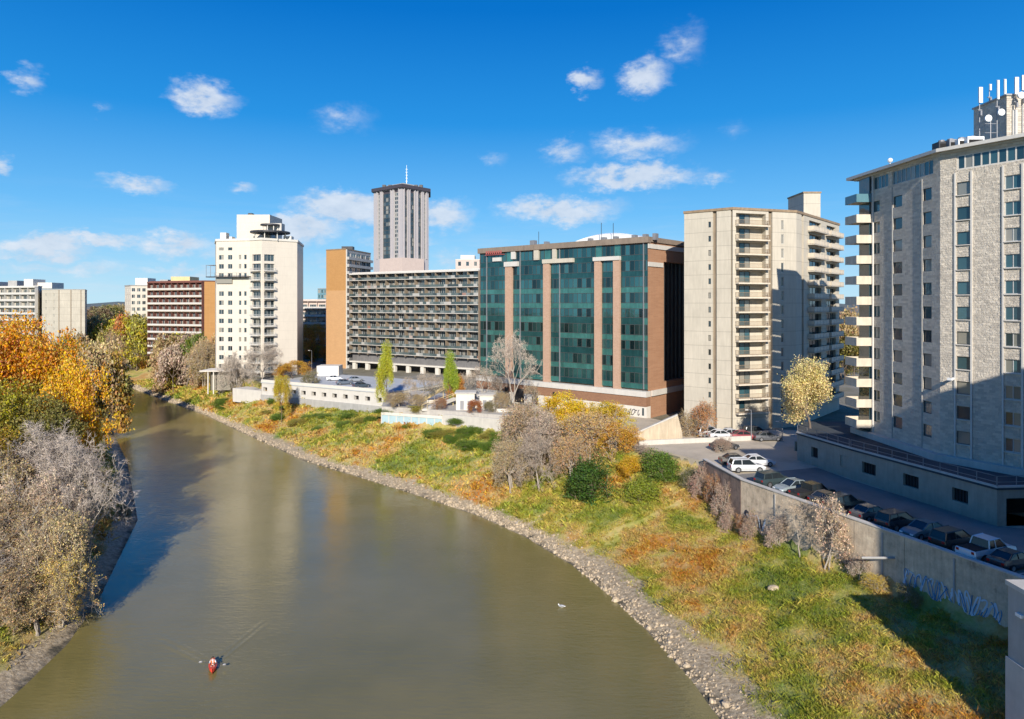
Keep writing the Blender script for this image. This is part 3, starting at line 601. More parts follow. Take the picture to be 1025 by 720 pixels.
# ------------------------------------------------------------------ stone tower, right
def stone_tower():
    L0, C, Rr = (50.0, 98.2), (51.07, 81.4), (59.4, 68.0); foot = [L0, C, Rr, (76, 76), (68, 101)]; z0, z1 = 14.3, 51.0
    B = Building('stone_apartment_tower', 'tall pale stone apartment tower with roof antennas, half in shade at right', C, z0); mb = MB(); rws = rows(47.15, 2.9, 11, 1.5)
    F0 = Face(L0, C); F1 = Face(C, Rr); ops = []
    for a, b in ((873.2, 880.6), (894.2, 903), (924, 932.5)):
        u0, u1 = F0.u(a), F0.u(b)
        for r in rws: ops.append((u0, u1, *r)); B.win(F0, u0, u1, *r, nm=0, hm=0, fm='dframe', gm='glass')
    ribs0 = [(F0.u(864), F0.u(889)), (F0.u(893), F0.u(934))]
    for a, b in ribs0: ops.append((a, b, 48.75, 50.5)); B.win(F0, a, b, 48.75, 50.5, nm=int((b - a) / .9), fm='frame', name='ribbon_window')
    F0.wall(mb, z0, z1, ops, .2); ops = []
    for a, b, nm in ((957.6, 971, 0), (1005.5, 1022, 1), (1052, 1069, 1)):
        u0, u1 = F1.u(a), F1.u(b)
        for r in rws: ops.append((u0, u1, *r)); B.win(F1, u0, u1, *r, nm=nm, hm=0, fm='frame' if nm else 'dframe', gm='glass')
    a, b = F1.u(957.5), F1.u(1105); ops.append((a, b, 48.6, 50.35)); B.win(F1, a, b, 48.6, 50.35, nm=int((b - a) / .86), hm=0, fm='offwhite', t=.16, name='ribbon_window')
    F1.wall(mb, z0, z1, ops, .22)
    for i in (2, 3, 4): Face(foot[i], foot[(i + 1) % 5]).wall(mb, z0, z1)
    mb.build('wall', M['stone'], B.root)
    for a, b in ((956.2, 972.6), (1004.2, 1023.8), (1050.5, 1070.5)):
        for px in (a, b): m = MB(); u = F1.u(px); F1.box(m, u - .09, u + .09, z0, 48.3, .002, .14); m.build('pilaster', M['offwhite'], B.root)
        for r in rws: m = MB(); F1.box(m, F1.u(a) + .1, F1.u(b) - .1, r[0] - .1, r[0] - .01, .002, .18); m.build('sill', M['offwhite'], B.root)
    for px in (873, 893.6, 923.4):
        m = MB(); u = F0.u(px); F0.box(m, u - .1, u - .02, z0, 48.4, .002, .08); m.build('pilaster', M['conc'], B.root)
    ap = offset_poly(foot, .9); m = MB(); m.prism(ap, z0 + .01, 15.1); m.build('plinth', M['conc_light'], B.root)
    rf = flat_roof(B, [(49.3, 99.6), (50.6, 81.0), (59.2, 67.2), (77, 75), (69, 102)], 51.35, .35, .4, 'offwhite')
    # corner balconies that stand out from the far end of the shaded side
    FB = Face((48.0, 95.0), (50.05, 95.0))
    for k in range(12):
        z = 48.15 - 2.86 * (k) - .9
        o = MB(); o.box(48.0, 50.0 + .15, 95.0, 98.2, z - .1, z + .1); s = o.build('balcony', M['slab'], B.root)
        r = MB(); r.box(48.0, 50.15, 94.94, 95.0, z - .12, z + 1.02); r.box(47.94, 48.0, 94.94, 98.2, z - .12, z + 1.02); r.box(48, 50.0, 98.2, 98.26, z - .1, z + 1.02)
        q = r.build('railing', M['rail_tan'] if k else M['paleglass'], s)
    m = MB(); m.box(50.03, 50.23, 94.7, 94.9, z0, 50.7); m.build('corner_post', M['offwhite'], B.root)
    m = MB(); m.box(50.06 - .16, 50.06 - .01, 95.3, 98.1, z0, 50.7); m.build('balcony_door', M['glass'], B.root)
    # rooftop plant room and cellular antennas
    pent = MB(); pent.box(60.9, 74, 84, 90, 50.85, 58.6); ph = pent.build('plant_room', M['stone'], B.root)
    m = MB(); m.box(60.75, 74.15, 83.85, 90.15, 58.6, 58.8); m.build('cap', M['conc'], ph)
    for k in range(3):
        m = MB(); m.box(61.5 + k * 2.2, 62.1 + k * 2.2, 83.8, 83.99, 52.5, 56.8); m.build('duct', M['offwhite'], ph)
    for px, t, b, Y in ((980.5, 88, 103.5, 84.4), (990.3, 85, 91, 88), (998, 81, 100, 84), (1005, 80, 97, 88), (1016.5, 78, 95, 83.6), (1023.5, 76, 91, 83.9), (1034, 76, 93, 84)):
        x, y = D(px, Y); zt, zb = ZY(t, Y), ZY(b, Y); a = empty('cell_antenna', (x, y, 51.0), {980.5: 'leftmost white panel antenna on the stone tower plant room', 990.3: 'short white antenna second from the left on the stone tower roof', 998: 'slim white antenna third from the left on the stone tower roof',
                   1005: 'narrow antenna fourth from the left on the stone tower roof', 1016.5: 'broad white panel antenna fifth from the left on the stone tower roof', 1023.5: 'broad white antenna cut by the right edge of the photo', 1034: 'white panel antenna just past the right edge of the photo'}[px], 'antenna', 'cell antennas on the stone tower roof')
        m = MB(); m.tube([(x, y, 51), (x, y, zt + .1)], .05, 6); m.build('mast', M['grey'], a)
        w = .22 if px > 1010 or px < 985 else .12; m = MB(); m.box(x - w, x + w, y - .28, y - .08, zb, zt); m.build('panel', M['whitemetal'], a)
        m = MB(); m.box(x - .25, x + .25, y - .1, y + .04, zb - .9, zb - .8); m.box(x - .1, x + .1, y - .35, y - .1, zb - 1.6, zb - 1.0); m.build('bracket', M['grey'], a)
    for px, py, Y in ((988, 119, 83.4), (1001, 113, 83.5), (1021, 96, 83.2)):
        x, y = D(px, Y); z = ZY(py, Y); d = empty('radio_dish', (x, y, z), {988: 'lower white drum dish under the left roof antennas', 1001: 'middle white drum dish on the plant room front', 1021: 'white drum dish beside the broad antenna at the photo edge'}[px], 'dish', 'radio dishes on the stone tower roof')
        m = MB(); m.tube([(x, y - .3, z), (x, y, z)], [.42, .36], 14); m.build('drum', M['whitemetal'], d); m = MB(); m.tube([(x, y, z), (x, y + .6, z)], .06, 6); m.build('arm', M['grey'], d)
    x, y = D(991.5, 83.2); a = empty('lattice_mast', (x, y, 51), 'thin grey pole with cross arms in front of the plant room', 'mast'); m = MB(); m.tube([(x, y, 51), (x, y, 55.6)], .06, 6); m.build('pole', M['grey'], a)
    m = MB()
    for z in (52.6, 53.8, 54.9): m.box(x - .7, x + .7, y - .03, y + .03, z, z + .06)
    m.build('cross_arm', M['grey'], a)
    for i, (px, w, mt) in enumerate(((946, 1.5, 'dark'), (955, 1.1, 'grey'), (966, 1.6, 'whitemetal'), (977, 2.0, 'whitemetal'))):
        x, y = D(px, 84 - i * .7); a = empty('rooftop_unit', (x, y, 50.85), ['black rooftop unit at the corner of the stone tower', 'small grey rooftop unit beside the black one', 'white rooftop unit below the radio masts, left one', 'longer white rooftop unit below the radio masts'][i], 'air conditioner', 'rooftop units on the stone tower')
        m = MB(); m.box(x - w / 2, x + w / 2, y, y + 1.4, 51.0, 52.95 + .12 * (i % 2)); m.build('housing', M[mt], a); m = MB(); m.box(x - w / 2 + .15, x + w / 2 - .15, y - .04, y - .003, 51.9, 52.7); m.build('grille', M['black'], a); m = MB(); m.tube([(x, y + .7, 52.9), (x, y + .7, 53.25)], .35, 10); m.build('fan', M['grey'], a)
    x, y = D(891, 91.5); a = MB(); a.tube([(x, y, 51.3), (x, y, 52)], .06, 6); a.ball((x, y, 52.2), .33); tag(a.build('roof_vent', M['whitemetal']), 'small white ball vent on the roof edge of the stone tower', 'vent')
    m = MB(); u = F1.u(955); F1.box(m, u - .1, u + .1, ZY(380, 80), ZY(378, 80), .01, .9); F1.box(m, u - .25, u + .25, ZY(380, 80) - .05, ZY(378, 80), .7, 1.1); m.build('wall_lamp', M['whitemetal'], B.root)
    B.finish()
    x, y = G(974.5, 463, 14.33); s = empty('sign_post', (x, y, 14.33), 'small blue sign on a post on the dark podium deck', 'sign'); m = MB(); m.tube([(x, y, 14.3), (x, y, 16.6)], .05, 6); m.build('post', M['grey'], s)
    m = MB(); m.box(x - .45, x + .45, y - .06, y - .02, 15.7, 16.4, rz=0); m.build('sign_panel', M['signblue'], s)
stone_tower()

# ------------------------------------------------------------------ cream tower with balconies
def cream_tower():
    A, Bp, C, Dp = (32.2, 127.6), (39.5, 122.0), (52.6, 126.2), (70.5, 147.0); foot = [A, Bp, C, Dp, (62, 158), (44, 152)]; z0, z1 = 10.2, 50.0; st = 2.59
    B = Building('cream_apartment_tower', 'tall cream apartment tower with stacked brown balconies behind the car park', Bp, z0); mb = MB(); gr = MB()
    FA, FB, FC = Face(A, Bp), Face(Bp, C), Face(C, Dp)
    def groove(F, a, b, ops): u0, u1 = F.u(a), F.u(b); ops.append((u0, u1, z0 + .1, z1 - .1)); F.box(gr, u0, u1, z0 + .1, z1 - .1, -.42, -.4); return u0
    ops = []; groove(FA, 713.3, 717.3, ops); groove(FA, 731.5, 733.2, ops)
    for i in range(14):
        z = 47.4 - i * st; u0, u1 = FA.u(709), FA.u(711.6); ops.append((u0, u1, z - .5, z + .55)); B.win(FA, u0, u1, z - .5, z + .55, nm=0, gm='glass_dark', fm='dframe')
    FA.wall(mb, z0, z1, ops, .4)
    ops = []; groove(FB, 769.3, 773.2, ops)
    u0, u1 = FB.u(782), FB.u(784.6)
    for i in range(14): z = 47.3 - i * st; ops.append((u0, u1, z - .75, z + .95)); B.win(FB, u0, u1, z - .75, z + .95, nm=0, gm='glass_dark', fm='frame')
    d0, d1 = FB.u(743.5), FB.u(754); e0, e1 = FB.u(736.8), FB.u(766.5); bkm = MB()
    for i in range(14):
        z = 46.95 - i * st - .1; ops.append((e0, e1, z + .12, z + 2.4)); FB.box(bkm, e0, e1, z + .12, z + 2.4, -1.15, -1.1); B.win(FB, d0, d1, z + .2, z + 2.3, nm=1, hm=0, gm='glass', fm='dframe', dep=1.08, name='balcony_door')
    bkm.build('recess_wall', M['cream'], B.root)
    FB.wall(mb, z0, z1 + .01, ops, 1.1)
    groove(FB, 794.6, 796.4, [])
    ops = []
    for a, b in ((802.5, 804.5),): groove(FC, a, b, ops)
    for a, b in ((810, 822), (827.5, 836.5)):
        for i in range(14): z = 46.95 - i * st; u0, u1 = FC.u(a), FC.u(b); ops.append((u0, u1, z + .15, z + 2.15)); B.win(FC, u0, u1, z + .15, z + 2.15, nm=3, gm='glass_dark', fm='dframe', name='balcony_door', dep=.6)
    FC.wall(mb, z0, z1 - .01, ops, .6)
    for i in (3, 4, 5): Face(foot[i], foot[(i + 1) % 6]).wall(mb, z0, z1)
    mb.build('wall', M['cream'], B.root); gr.build('recess', M['cream_dark'], B.root)
    for i in range(14):
        z = 46.95 - i * st - .1; balcony(B, FB, FB.u(736), FB.u(767.5), z, 1.0, 'bars', 'rail_tan', 'rail', 1.1, .26)
        for a, b in ((808.5, 823.5), (826, 838.5)): balcony(B, FC, FC.u(a), FC.u(b), z, 1.25, 'panel', 'slab', 'rail_tan', 1.05, .2)
    flat_roof(B, foot, 50.25, .15, .45, 'rail'); x, x2 = 60.7, 64.2
    m = MB(); m.box(x, x2, 142, 150, 49.7, ZY(193.5, 142)); ph = m.build('penthouse', M['cream'], B.root); m = MB(); m.box(x - .15, x2 + .15, 141.85, 150.15, ZY(193.5, 142), ZY(192, 142)); m.build('cap', M['rail'], ph)
    B.finish()
cream_tower()

# ------------------------------------------------------------------ green glass office block
def green_block():
    Lp, C = D(480.3, 165.5), D(648.5, 135.4); F0 = Face(Lp, C); E = Vector(C) + Vector((-F0.d.y, F0.d.x)) * 34; G_ = Vector(Lp) + Vector((-F0.d.y, F0.d.x)) * 34
    foot = [Lp, C, (E.x, E.y), (G_.x, G_.y)]; z0, zb, z1 = 9.8, 15.4, 46.0
    B = Building('glass_office_block', 'green glass office block with brown brick piers and white domed roof structure', C, z0)
    # brick body behind the curtain wall
    mb = MB(); F1 = Face(foot[1], foot[2]); u_p = F1.u(662.5)
    F0i = Face(Vector(foot[0]) - F0.n * .7, Vector(foot[1]) - F0.n * .7); F0i.wall(mb, z0, z1 - .3)
    F1.wall(mb, z0, z1, [(F1.u(664.5), 30, zb + 1.5, 41.6)], 1.3); Face(foot[2], foot[3]).wall(mb, z0, z1); Face(foot[3], foot[0]).wall(mb, z0, z1)
    w = mb.build('wall', M['brick_side'], B.root)
    m = MB(); F1.box(m, F1.u(664.5), 30, zb + 1.5, 41.6, -1.35, -1.3); m.build('recess', M['dark'], B.root)  # recess back coloured near black, carrying the cream tower's cast shade too
    for k in range(9):
        u = F1.u(665.5) + k * 1.7; m = MB(); F1.box(m, u, u + .25, zb + 1.5, 41.6, -1.29, -1.05); m.build('fin', M['dframe'], B.root)
    m = MB(); F1.box(m, .0, F1.L, 44.0, 44.9, .003, .2); F1.box(m, 0, u_p + .3, 40.4, 41.3, .003, .2); m.build('light_band', M['offwhite'], B.root)
    # curtain wall: bays between piers, a glass band and a spandrel per storey
    cuts = [480.6, 487.5, 507, 513.6, 521, 545, 551.2, 560.5, 596.2, 602.6, 615, 621.4, 644.5, 648.5]; n = 9; sh = (45.0 - zb - .6) / n
    piers = [(507, 513.6), (545, 551.2), (596.2, 602.6), (615, 621.4)]
    bays = [(480.6, 487.5), (487.5, 507), (513.6, 521), (521, 545), (551.2, 560.5), (560.5, 596.2), (602.6, 615), (621.4, 644.5), (644.5, 648.5)]
    r = random.Random(4)
    for a, b in bays:
        u0, u1 = F0.u(a) + .02, F0.u(b) - .02
        for k in range(n):
            za = zb + .5 + k * sh; sp = sh * (.34 if k not in (2, 4) else .42)
            m = MB(); F0.box(m, u0, u1, za, za + sp, -.5, -.02); m.build('spandrel', M[r.choice(['spandrel', 'spandrel', 'spandrel_dark']) if k < 7 else 'spandrel_dark'], B.root)
            B.win(F0, u0, u1, za + sp, za + sh, nm=max(1, int((u1 - u0) / 1.25)), hm=0, fm='dframe', gm='glass_green', t=.09, dep=.06)
    for a, b in piers:
        u0, u1 = F0.u(a), F0.u(b); top = {507: 41.6, 545: 41.9, 596.2: 41.9, 615: 41.9}[a]
        m = MB(); F0.box(m, u0, u1, zb, top, -.6, .55); m.build('pier', M['brick_tan'], B.root); m = MB(); F0.box(m, u0, u1, top, 45.1, -.6, -.05); m.build('spandrel', M['spandrel'], B.root)
    m = MB(); F0.box(m, F0.u(507) - .2, F0.u(519.5), 41.6, 42.7, -.02, .75); m.build('pier_cap', M['offwhite'], B.root)
    m = MB(); F0.box(m, F0.u(545) - .1, F0.u(575), 41.9, 42.8, -.02, .75); F0.box(m, F0.u(535.5), F0.u(540), 42.81, 45.0, -.02, .5); F0.box(m, F0.u(554), F0.u(557.5), 42.81, 45.0, -.02, .5); m.build('pier_cap', M['cream'], B.root)
    m = MB(); F0.box(m, F0.u(596) - .2, F0.u(621.6), 41.9, 42.7, -.02, .75); m.build('pier_cap', M['offwhite'], B.root)
    m = MB(); F0.box(m, F0.u(494), F0.u(502), 43.0, 43.9, -.02, .4); F0.box(m, F0.u(512.5), F0.u(516.5), 43.3, 45.0, -.02, .4); m.build('pier_cap', M['offwhite'], B.root)
    for a in (521, 560.5, 487.5, 644.5):
        u = F0.u(a); m = MB(); F0.box(m, u - .09, u + .09, zb + .5, 45.1, -.03, .22); m.build('mullion', M['grey'], B.root)
    # cornice, base bands
    m = MB(); F0.box(m, -.3, F0.L + .3, 45.1, 46.3, -.7, .5); F1.box(m, .6, F1.L, 45.3, 46.3, .0, .3); m.build('cornice', plain('cornice_brown', (.22, .17, .13), .8), B.root)
    ub = F0.u(500)
    m = MB(); F0.box(m, -.2, F0.L + .3, 14.5, 15.6, -.65, 1.2); F1.box(m, 1.3, F1.L, 14.5, 15.6, 0, .35); m.build('light_band', M['offwhite'], B.root)
    m = MB(); F0.box(m, -.2, F0.L + .2, 12.6, 14.5, -.65, 1.0); m.build('brick_band', M['brick'], B.root)
    m = MB(); F0.box(m, -.2, F0.L + .25, z0, 12.6, -.65, .9); m.build('base_wall', M['white'], B.root)
    for a, b in ((508, 512), (518, 527), (535, 541), (556, 560)):
        m = MB(); F0.box(m, F0.u(a), F0.u(b), 10.4, 13.6, .85, 1.03); m.build('doorway', M['black'], B.root)
    m = MB(); F0.box(m, F0.u(653 - 8), F0.u(655 - 8), 10.8, 12.3, .85, .92); m.build('window', M['glass_dark'], B.root)
    F0o = Face(F0.pt(0, 0, .9)[:2], F0.pt(F0.L, 0, .9)[:2])
    graffiti(F0o, F0.u(626), F0.u(644), 10.6, 12.0, [M['graffitidark']], B.root, 6, 11, .07)
    # roof: deck, white curved plant hall, reddish sign and small units
    m = MB(); m.quad(*[(*p, 45.6) for p in offset_poly(foot, -.3)]); rf = m.build('roof', M['roofgravel'], B.root)
    m = MB(); FD0 = Face(F0.pt(0, 0, -5)[:2], F0.pt(F0.L, 0, -5)[:2]); FD = Face(FD0.pt(FD0.u(566), 0)[:2], FD0.pt(FD0.u(645), 0)[:2]); pr = []
    for k in range(13):
        t = k / 12; u = FD.L * t; hgt = 45.7 + 2.7 * math.sin(math.pi * min(max(t, .06), .94)) ** .55; pr.append((u, hgt))
    for k in range(12):
        (ua, ha), (uc, hc) = pr[k], pr[k + 1]; m.quad(FD.pt(ua, 45.6), FD.pt(uc, 45.6), FD.pt(uc, hc - .4), FD.pt(ua, ha - .4)); m.quad(FD.pt(ua, ha - .4), FD.pt(uc, hc - .4), FD.pt(uc, hc, -1.5), FD.pt(ua, ha, -1.5)); m.quad(FD.pt(ua, ha, -1.5), FD.pt(uc, hc, -1.5), FD.pt(uc, hc, -14), FD.pt(ua, ha, -14))
    m.build('roof_dome', M['whitemetal'], rf)
    m = MB(); F0.box(m, F0.u(487), F0.u(505.5), 44.5, 44.62, .1, .62)
    for k in range(8): u = F0.u(488) + k * .66; F0.box(m, u, u + .36, 44.75, 45.5, .52, .62)
    m.build('rooftop_sign', M['signred'], rf)
    F0.box(m, 0, 0, 0, 0, 0, 0) if False else None
    for a, w in ((527, 1.2), (541, .8), (585, .7), (598, .9), (611, .6), (629, .8), (640, .8), (650, .7)):
        m = MB(); F0.box(m, F0.u(a), F0.u(a) + w, 45.7, 47.0 + .5 * (w > 1), -2.4, -1.2); m.build('vent', M['grey'], rf)
    for a, h in ((606, 2.9), (594, 3.2), (531, 2.5)):
        p = F0.pt(F0.u(a), 45.6, -3); m = MB(); m.tube([p, (p[0], p[1], 45.6 + h + 1.5)], .06, 5); m.build('roof_mast', M['dark'], rf)
    B.finish()
green_block()

# ------------------------------------------------------------------ generic slab blocks with continuous balconies
def balcony_block(name, label, pts, z0, z1, st, faces, wall_m, rail_m, side_m=None, bays=4.0, rail='panel', dep=1.5, rh=1.1, divider='conc', gm='glass_dark', start=.9, win_h=1.9, roof_m='offwhite', penthouse=None, sm='slab'):
    B = Building(name, label, pts[1], z0); mb = MB(); n = len(pts)
    for i in range(n):
        F = Face(pts[i], pts[(i + 1) % n]); ops = []
        if i in faces:
            k = 0; z = z1 - start - st + .3
            nb = max(2, round(F.L / bays)); bw = F.L / nb
            while z > z0 + .5:
                for j in range(nb): u0 = j * bw + .5; u1 = (j + 1) * bw - .5; ops.append((u0, u1, z + .2, z + .2 + win_h)); B.win(F, u0, u1, z + .2, z + .2 + win_h, nm=max(1, int(bw / 1.3)), gm=gm, fm='frame', t=.08, dep=.15, name='balcony_door')
                balcony(B, F, .15, F.L - .15, z - .1, dep, rail, sm, rail_m, rh, .2); z -= st
            dv = MB()
            for j in range(nb + 1): F.box(dv, min(max(j * bw - .08, .0), F.L - .16), min(max(j * bw + .08, .16), F.L), z0 + 2.5, z1 - .4, .01, dep - .12)
            dv.build('divider', M[divider], B.root)
            m = MB(); F.box(m, 0, F.L, z1 - .55, z1 - .02, .01, dep + .05); m.build('eave', M[roof_m], B.root)
        F.wall(mb, z0, z1, ops, .15, 0 if i in faces or side_m is None else 1)
    mb.build('wall', [M[wall_m]] + ([M[side_m]] if side_m else []), B.root); flat_roof(B, pts, z1 + .3, .15, .4, roof_m)
    if penthouse:
        for (a, b, Y, top, mt) in penthouse:
            x0, x1 = D(a, Y)[0], D(b, Y)[0]; m = MB(); m.box(x0, x1, Y, Y + 8, z1 - .5, ZY(top, Y)); m.build('penthouse', M[mt], B.root)
    return B
# middle slab of balconies
p0, p1 = D(353, 241), D(482, 211); Fm = Face(p0, p1); bk = Vector((-Fm.d.y, Fm.d.x)) * 16
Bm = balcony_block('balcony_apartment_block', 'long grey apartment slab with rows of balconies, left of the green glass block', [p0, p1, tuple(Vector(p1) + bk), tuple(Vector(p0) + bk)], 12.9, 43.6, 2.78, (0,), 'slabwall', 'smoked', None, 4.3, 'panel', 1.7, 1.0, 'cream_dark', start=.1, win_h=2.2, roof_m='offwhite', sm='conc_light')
for k in range(9): m = MB(); u = Fm.L * (k + .2) / 9; Fm.box(m, u, u + 1.4, 9.8, 12.5, .3, 1.3); m.build('column', M['white'], Bm.root)
m = MB(); Fm.box(m, 0, Fm.L, 12.5, 12.95, -15, 1.6); m.build('transfer_slab', M['white'], Bm.root); m = MB(); Fm.box(m, .5, Fm.L - .5, 9.8, 12.5, -12, -3); m.build('lobby', M['dark'], Bm.root)
Bm.finish()
# brown tower: orange end wall, gridded front
q0, q1, q2 = D(326.5, 245), D(346.3, 240), D(371, 262)
def orange_tower():
    foot = [q0, q1, q2, (q2[0] - 10, q2[1] + 14)]; z0, z1 = 9.8, ZY(250.3, 243); B = Building('orange_brick_tower', 'orange brick tower with grey balcony side, between the white tower and the grey slab', q1, z0)
    F0, F1 = Face(q0, q1), Face(q1, q2); m = MB(); zm = ZY(291, 243); F0.wall(m, zm, z1); F0.wall(m, z0, zm, m=1)
    ops = []; st = (z1 - z0 - 1.5) / 16; nb = 5; bw = F1.L / nb
    for k in range(16):
        for j in range(nb): za = z1 - 1 - (k + 1) * st + .9; ops.append((j * bw + .5, (j + 1) * bw - .5, za, za + 1.6)); B.win(F1, j * bw + .5, (j + 1) * bw - .5, za, za + 1.6, nm=1, gm='glass_dark', dep=.2)
        balcony(B, F1, .3, F1.L - .2, z1 - 1 - (k + 1) * st, 1.0, 'solid', 'slab', 'conc', .95, .2)
    F1.wall(m, z0, z1, ops, .2, m=2)
    for i in (2, 3): Face(foot[i], foot[(i + 1) % 4]).wall(m, z0, z1)
    m.build('wall', [M['brick_orange'], M['brick_orange_pale'], M['conc']], B.root)
    m = MB(); F1.box(m, 0, .9, z0, z1, .01, .25); m.build('pilaster', M['white'], B.root); flat_roof(B, foot, z1 + .3, .1, .4, 'rail'); x, y = D(346, 248); m = MB(); m.box(x - 1.5, x + 2.5, y, y + 3, z1 - .3, z1 + 1.7); m.build('penthouse', M['dark'], B.root); B.finish()
orange_tower()
# red-brown block, white neighbour, far left beige blocks, low block
a0, a1 = D(150, 272), D(204.5, 262)
Bb = balcony_block('red_brick_apartment_block', 'dark red brick apartment block with white balcony panels, left of the white tower', [a0, a1, (a1[0] + 13, a1[1] + 7), (a0[0] + 10, a0[1] + 24)], 9.8, ZY(282, 267), 2.8, (0,), 'redbrick', 'offwhite', 'brick_orange', 3.3, 'panel', 1.3, .95, 'redbrick', penthouse=[(171, 190, 272, 277, 'yellow'), (160, 168, 275, 280, 'conc')], sm='rail', roof_m='redbrick')
Bb.finish()
a0, a1, a2 = D(125, 305), D(131, 296), D(152, 300)
Bw = Building('white_apartment_block', 'narrow white apartment block behind the dark red brick block', a1, 9.8)
def grid_building(B, foot, z0, z1, spec, wall_m, fm='frame', gm='glass_dark', depth=.2, mats=None):
    mb = MB(); n = len(foot)
    for i in range(n):
        F = Face(foot[i], foot[(i + 1) % n]); ops = []
        if i in spec:
            nb, w, st, h, nm, top = spec[i]; bw = F.L / nb; z = z1 - top
            while z - h > z0 + .6:
                for j in range(nb): u0 = (j + .5) * bw - w / 2; ops.append((u0, u0 + w, z - h, z)); B.win(F, u0, u0 + w, z - h, z, nm=nm, fm=fm, gm=gm, dep=depth)
                z -= st
        F.wall(mb, z0, z1, ops, depth)
    return mb.build('wall', M[wall_m], B.root)
grid_building(Bw, [a0, a1, a2, (a2[0] + 3, 318), (a0[0] + 4, 322)], 9.8, ZY(286, 300), {0: (3, 1.6, 2.8, 1.6, 1, 1.2), 1: (4, 1.3, 2.8, 1.5, 1, 1.2)}, 'whitepanel'); flat_roof(Bw, [a0, a1, a2, (a2[0] + 3, 318), (a0[0] + 4, 322)], ZY(286, 300) + .2)
x = D(141, 305); m = MB(); m.box(x[0] - 2.5, x[0] + 3, 305, 312, ZY(286, 300) - .3, ZY(278, 300)); m.build('penthouse', M['white'], Bw.root); Bw.finish()
a0, a1, a2 = D(-22, 300), D(38, 286), D(42, 296)
Bl = balcony_block('beige_apartment_block', 'beige apartment block with white balcony rows at the far left', [a0, a1, a2, (a0[0] + 5, 322)], 9, ZY(287, 290), 2.8, (0,), 'beige', 'offwhite', None, 5.0, 'panel', 1.3, 1.0, 'offwhite', penthouse=[(8, 17, 305, 281, 'conc'), (24, 33, 300, 279.5, 'white'), (33, 52, 303, 283, 'white'), (-15, -4, 303, 282, 'white')], sm='conc'); Bl.finish()
a0, a1, a2 = D(42, 282), D(58, 276), D(85, 280)
Bs = Building('plain_beige_slab', 'windowless beige end wall of the apartment slab behind the orange trees', a1, 9); grid_building(Bs, [a0, a1, a2, D(87, 300), D(46, 304)], 9, ZY(290, 280), {0: (2, .6, 2.8, 1.2, 0, 1.6)}, 'beige')
flat_roof(Bs, [a0, a1, a2, D(87, 300), D(46, 304)], ZY(290, 280) + .15, .1, .3, 'conc')
for t in (59, 71, 81): F = Face(a1, a2); m = MB(); u = F.u(t); F.box(m, u - .15, u + .15, 9, ZY(290, 280), .003, .08); m.build('joint', M['cream_dark'], Bs.root)
Bs.finish()
a0, a1 = D(300, 300), D(327, 300)
Bq = balcony_block('low_apartment_block', 'low pinkish block with balconies between the white tower and orange tower', [a0, a1, (a1[0], 316), (a0[0], 316)], 9.8, ZY(300.5, 300), 3.4, (0,), 'pinkish', 'offwhite', None, 4.0, 'panel', 1.3, 1.2, 'pinkish', roof_m='pinkish', sm='rail'); Bq.finish()
a0, a1 = D(318, 420), D(326.8, 420); Bt = Building('distant_glass_block', 'distant teal glass block peeking over the low pinkish block', a0, 9.8); grid_building(Bt, [a0, a1, (a1[0], 436), (a0[0], 436)], 9.8, ZY(289, 420), {0: (3, 1.3, 3.2, 2.2, 0, .6)}, 'paleglass', gm='glass'); flat_roof(Bt, [a0, a1, (a1[0], 436), (a0[0], 436)], ZY(289, 420) + .2, .1, .3, 'grey'); Bt.finish()
a0, a1 = D(456, 300), D(480, 300); Bt = Building('pale_rooftop_block', 'pale pinkish building top showing above the right end of the grey slab', a0, 9.8); ft = [a0, a1, (a1[0], 315), (a0[0], 315)]; grid_building(Bt, ft, 9.8, ZY(260, 300), {0: (3, 1.4, 3.2, 1.9, 0, .9)}, 'pinkish'); flat_roof(Bt, ft, ZY(260, 300) + .2, .1, .3, 'white')
m = MB(); m.box(D(461, 303)[0], D(475, 303)[0], 303, 312, ZY(260, 300) - .3, ZY(255.5, 303)); m.build('penthouse', M['white'], Bt.root); Bt.finish()

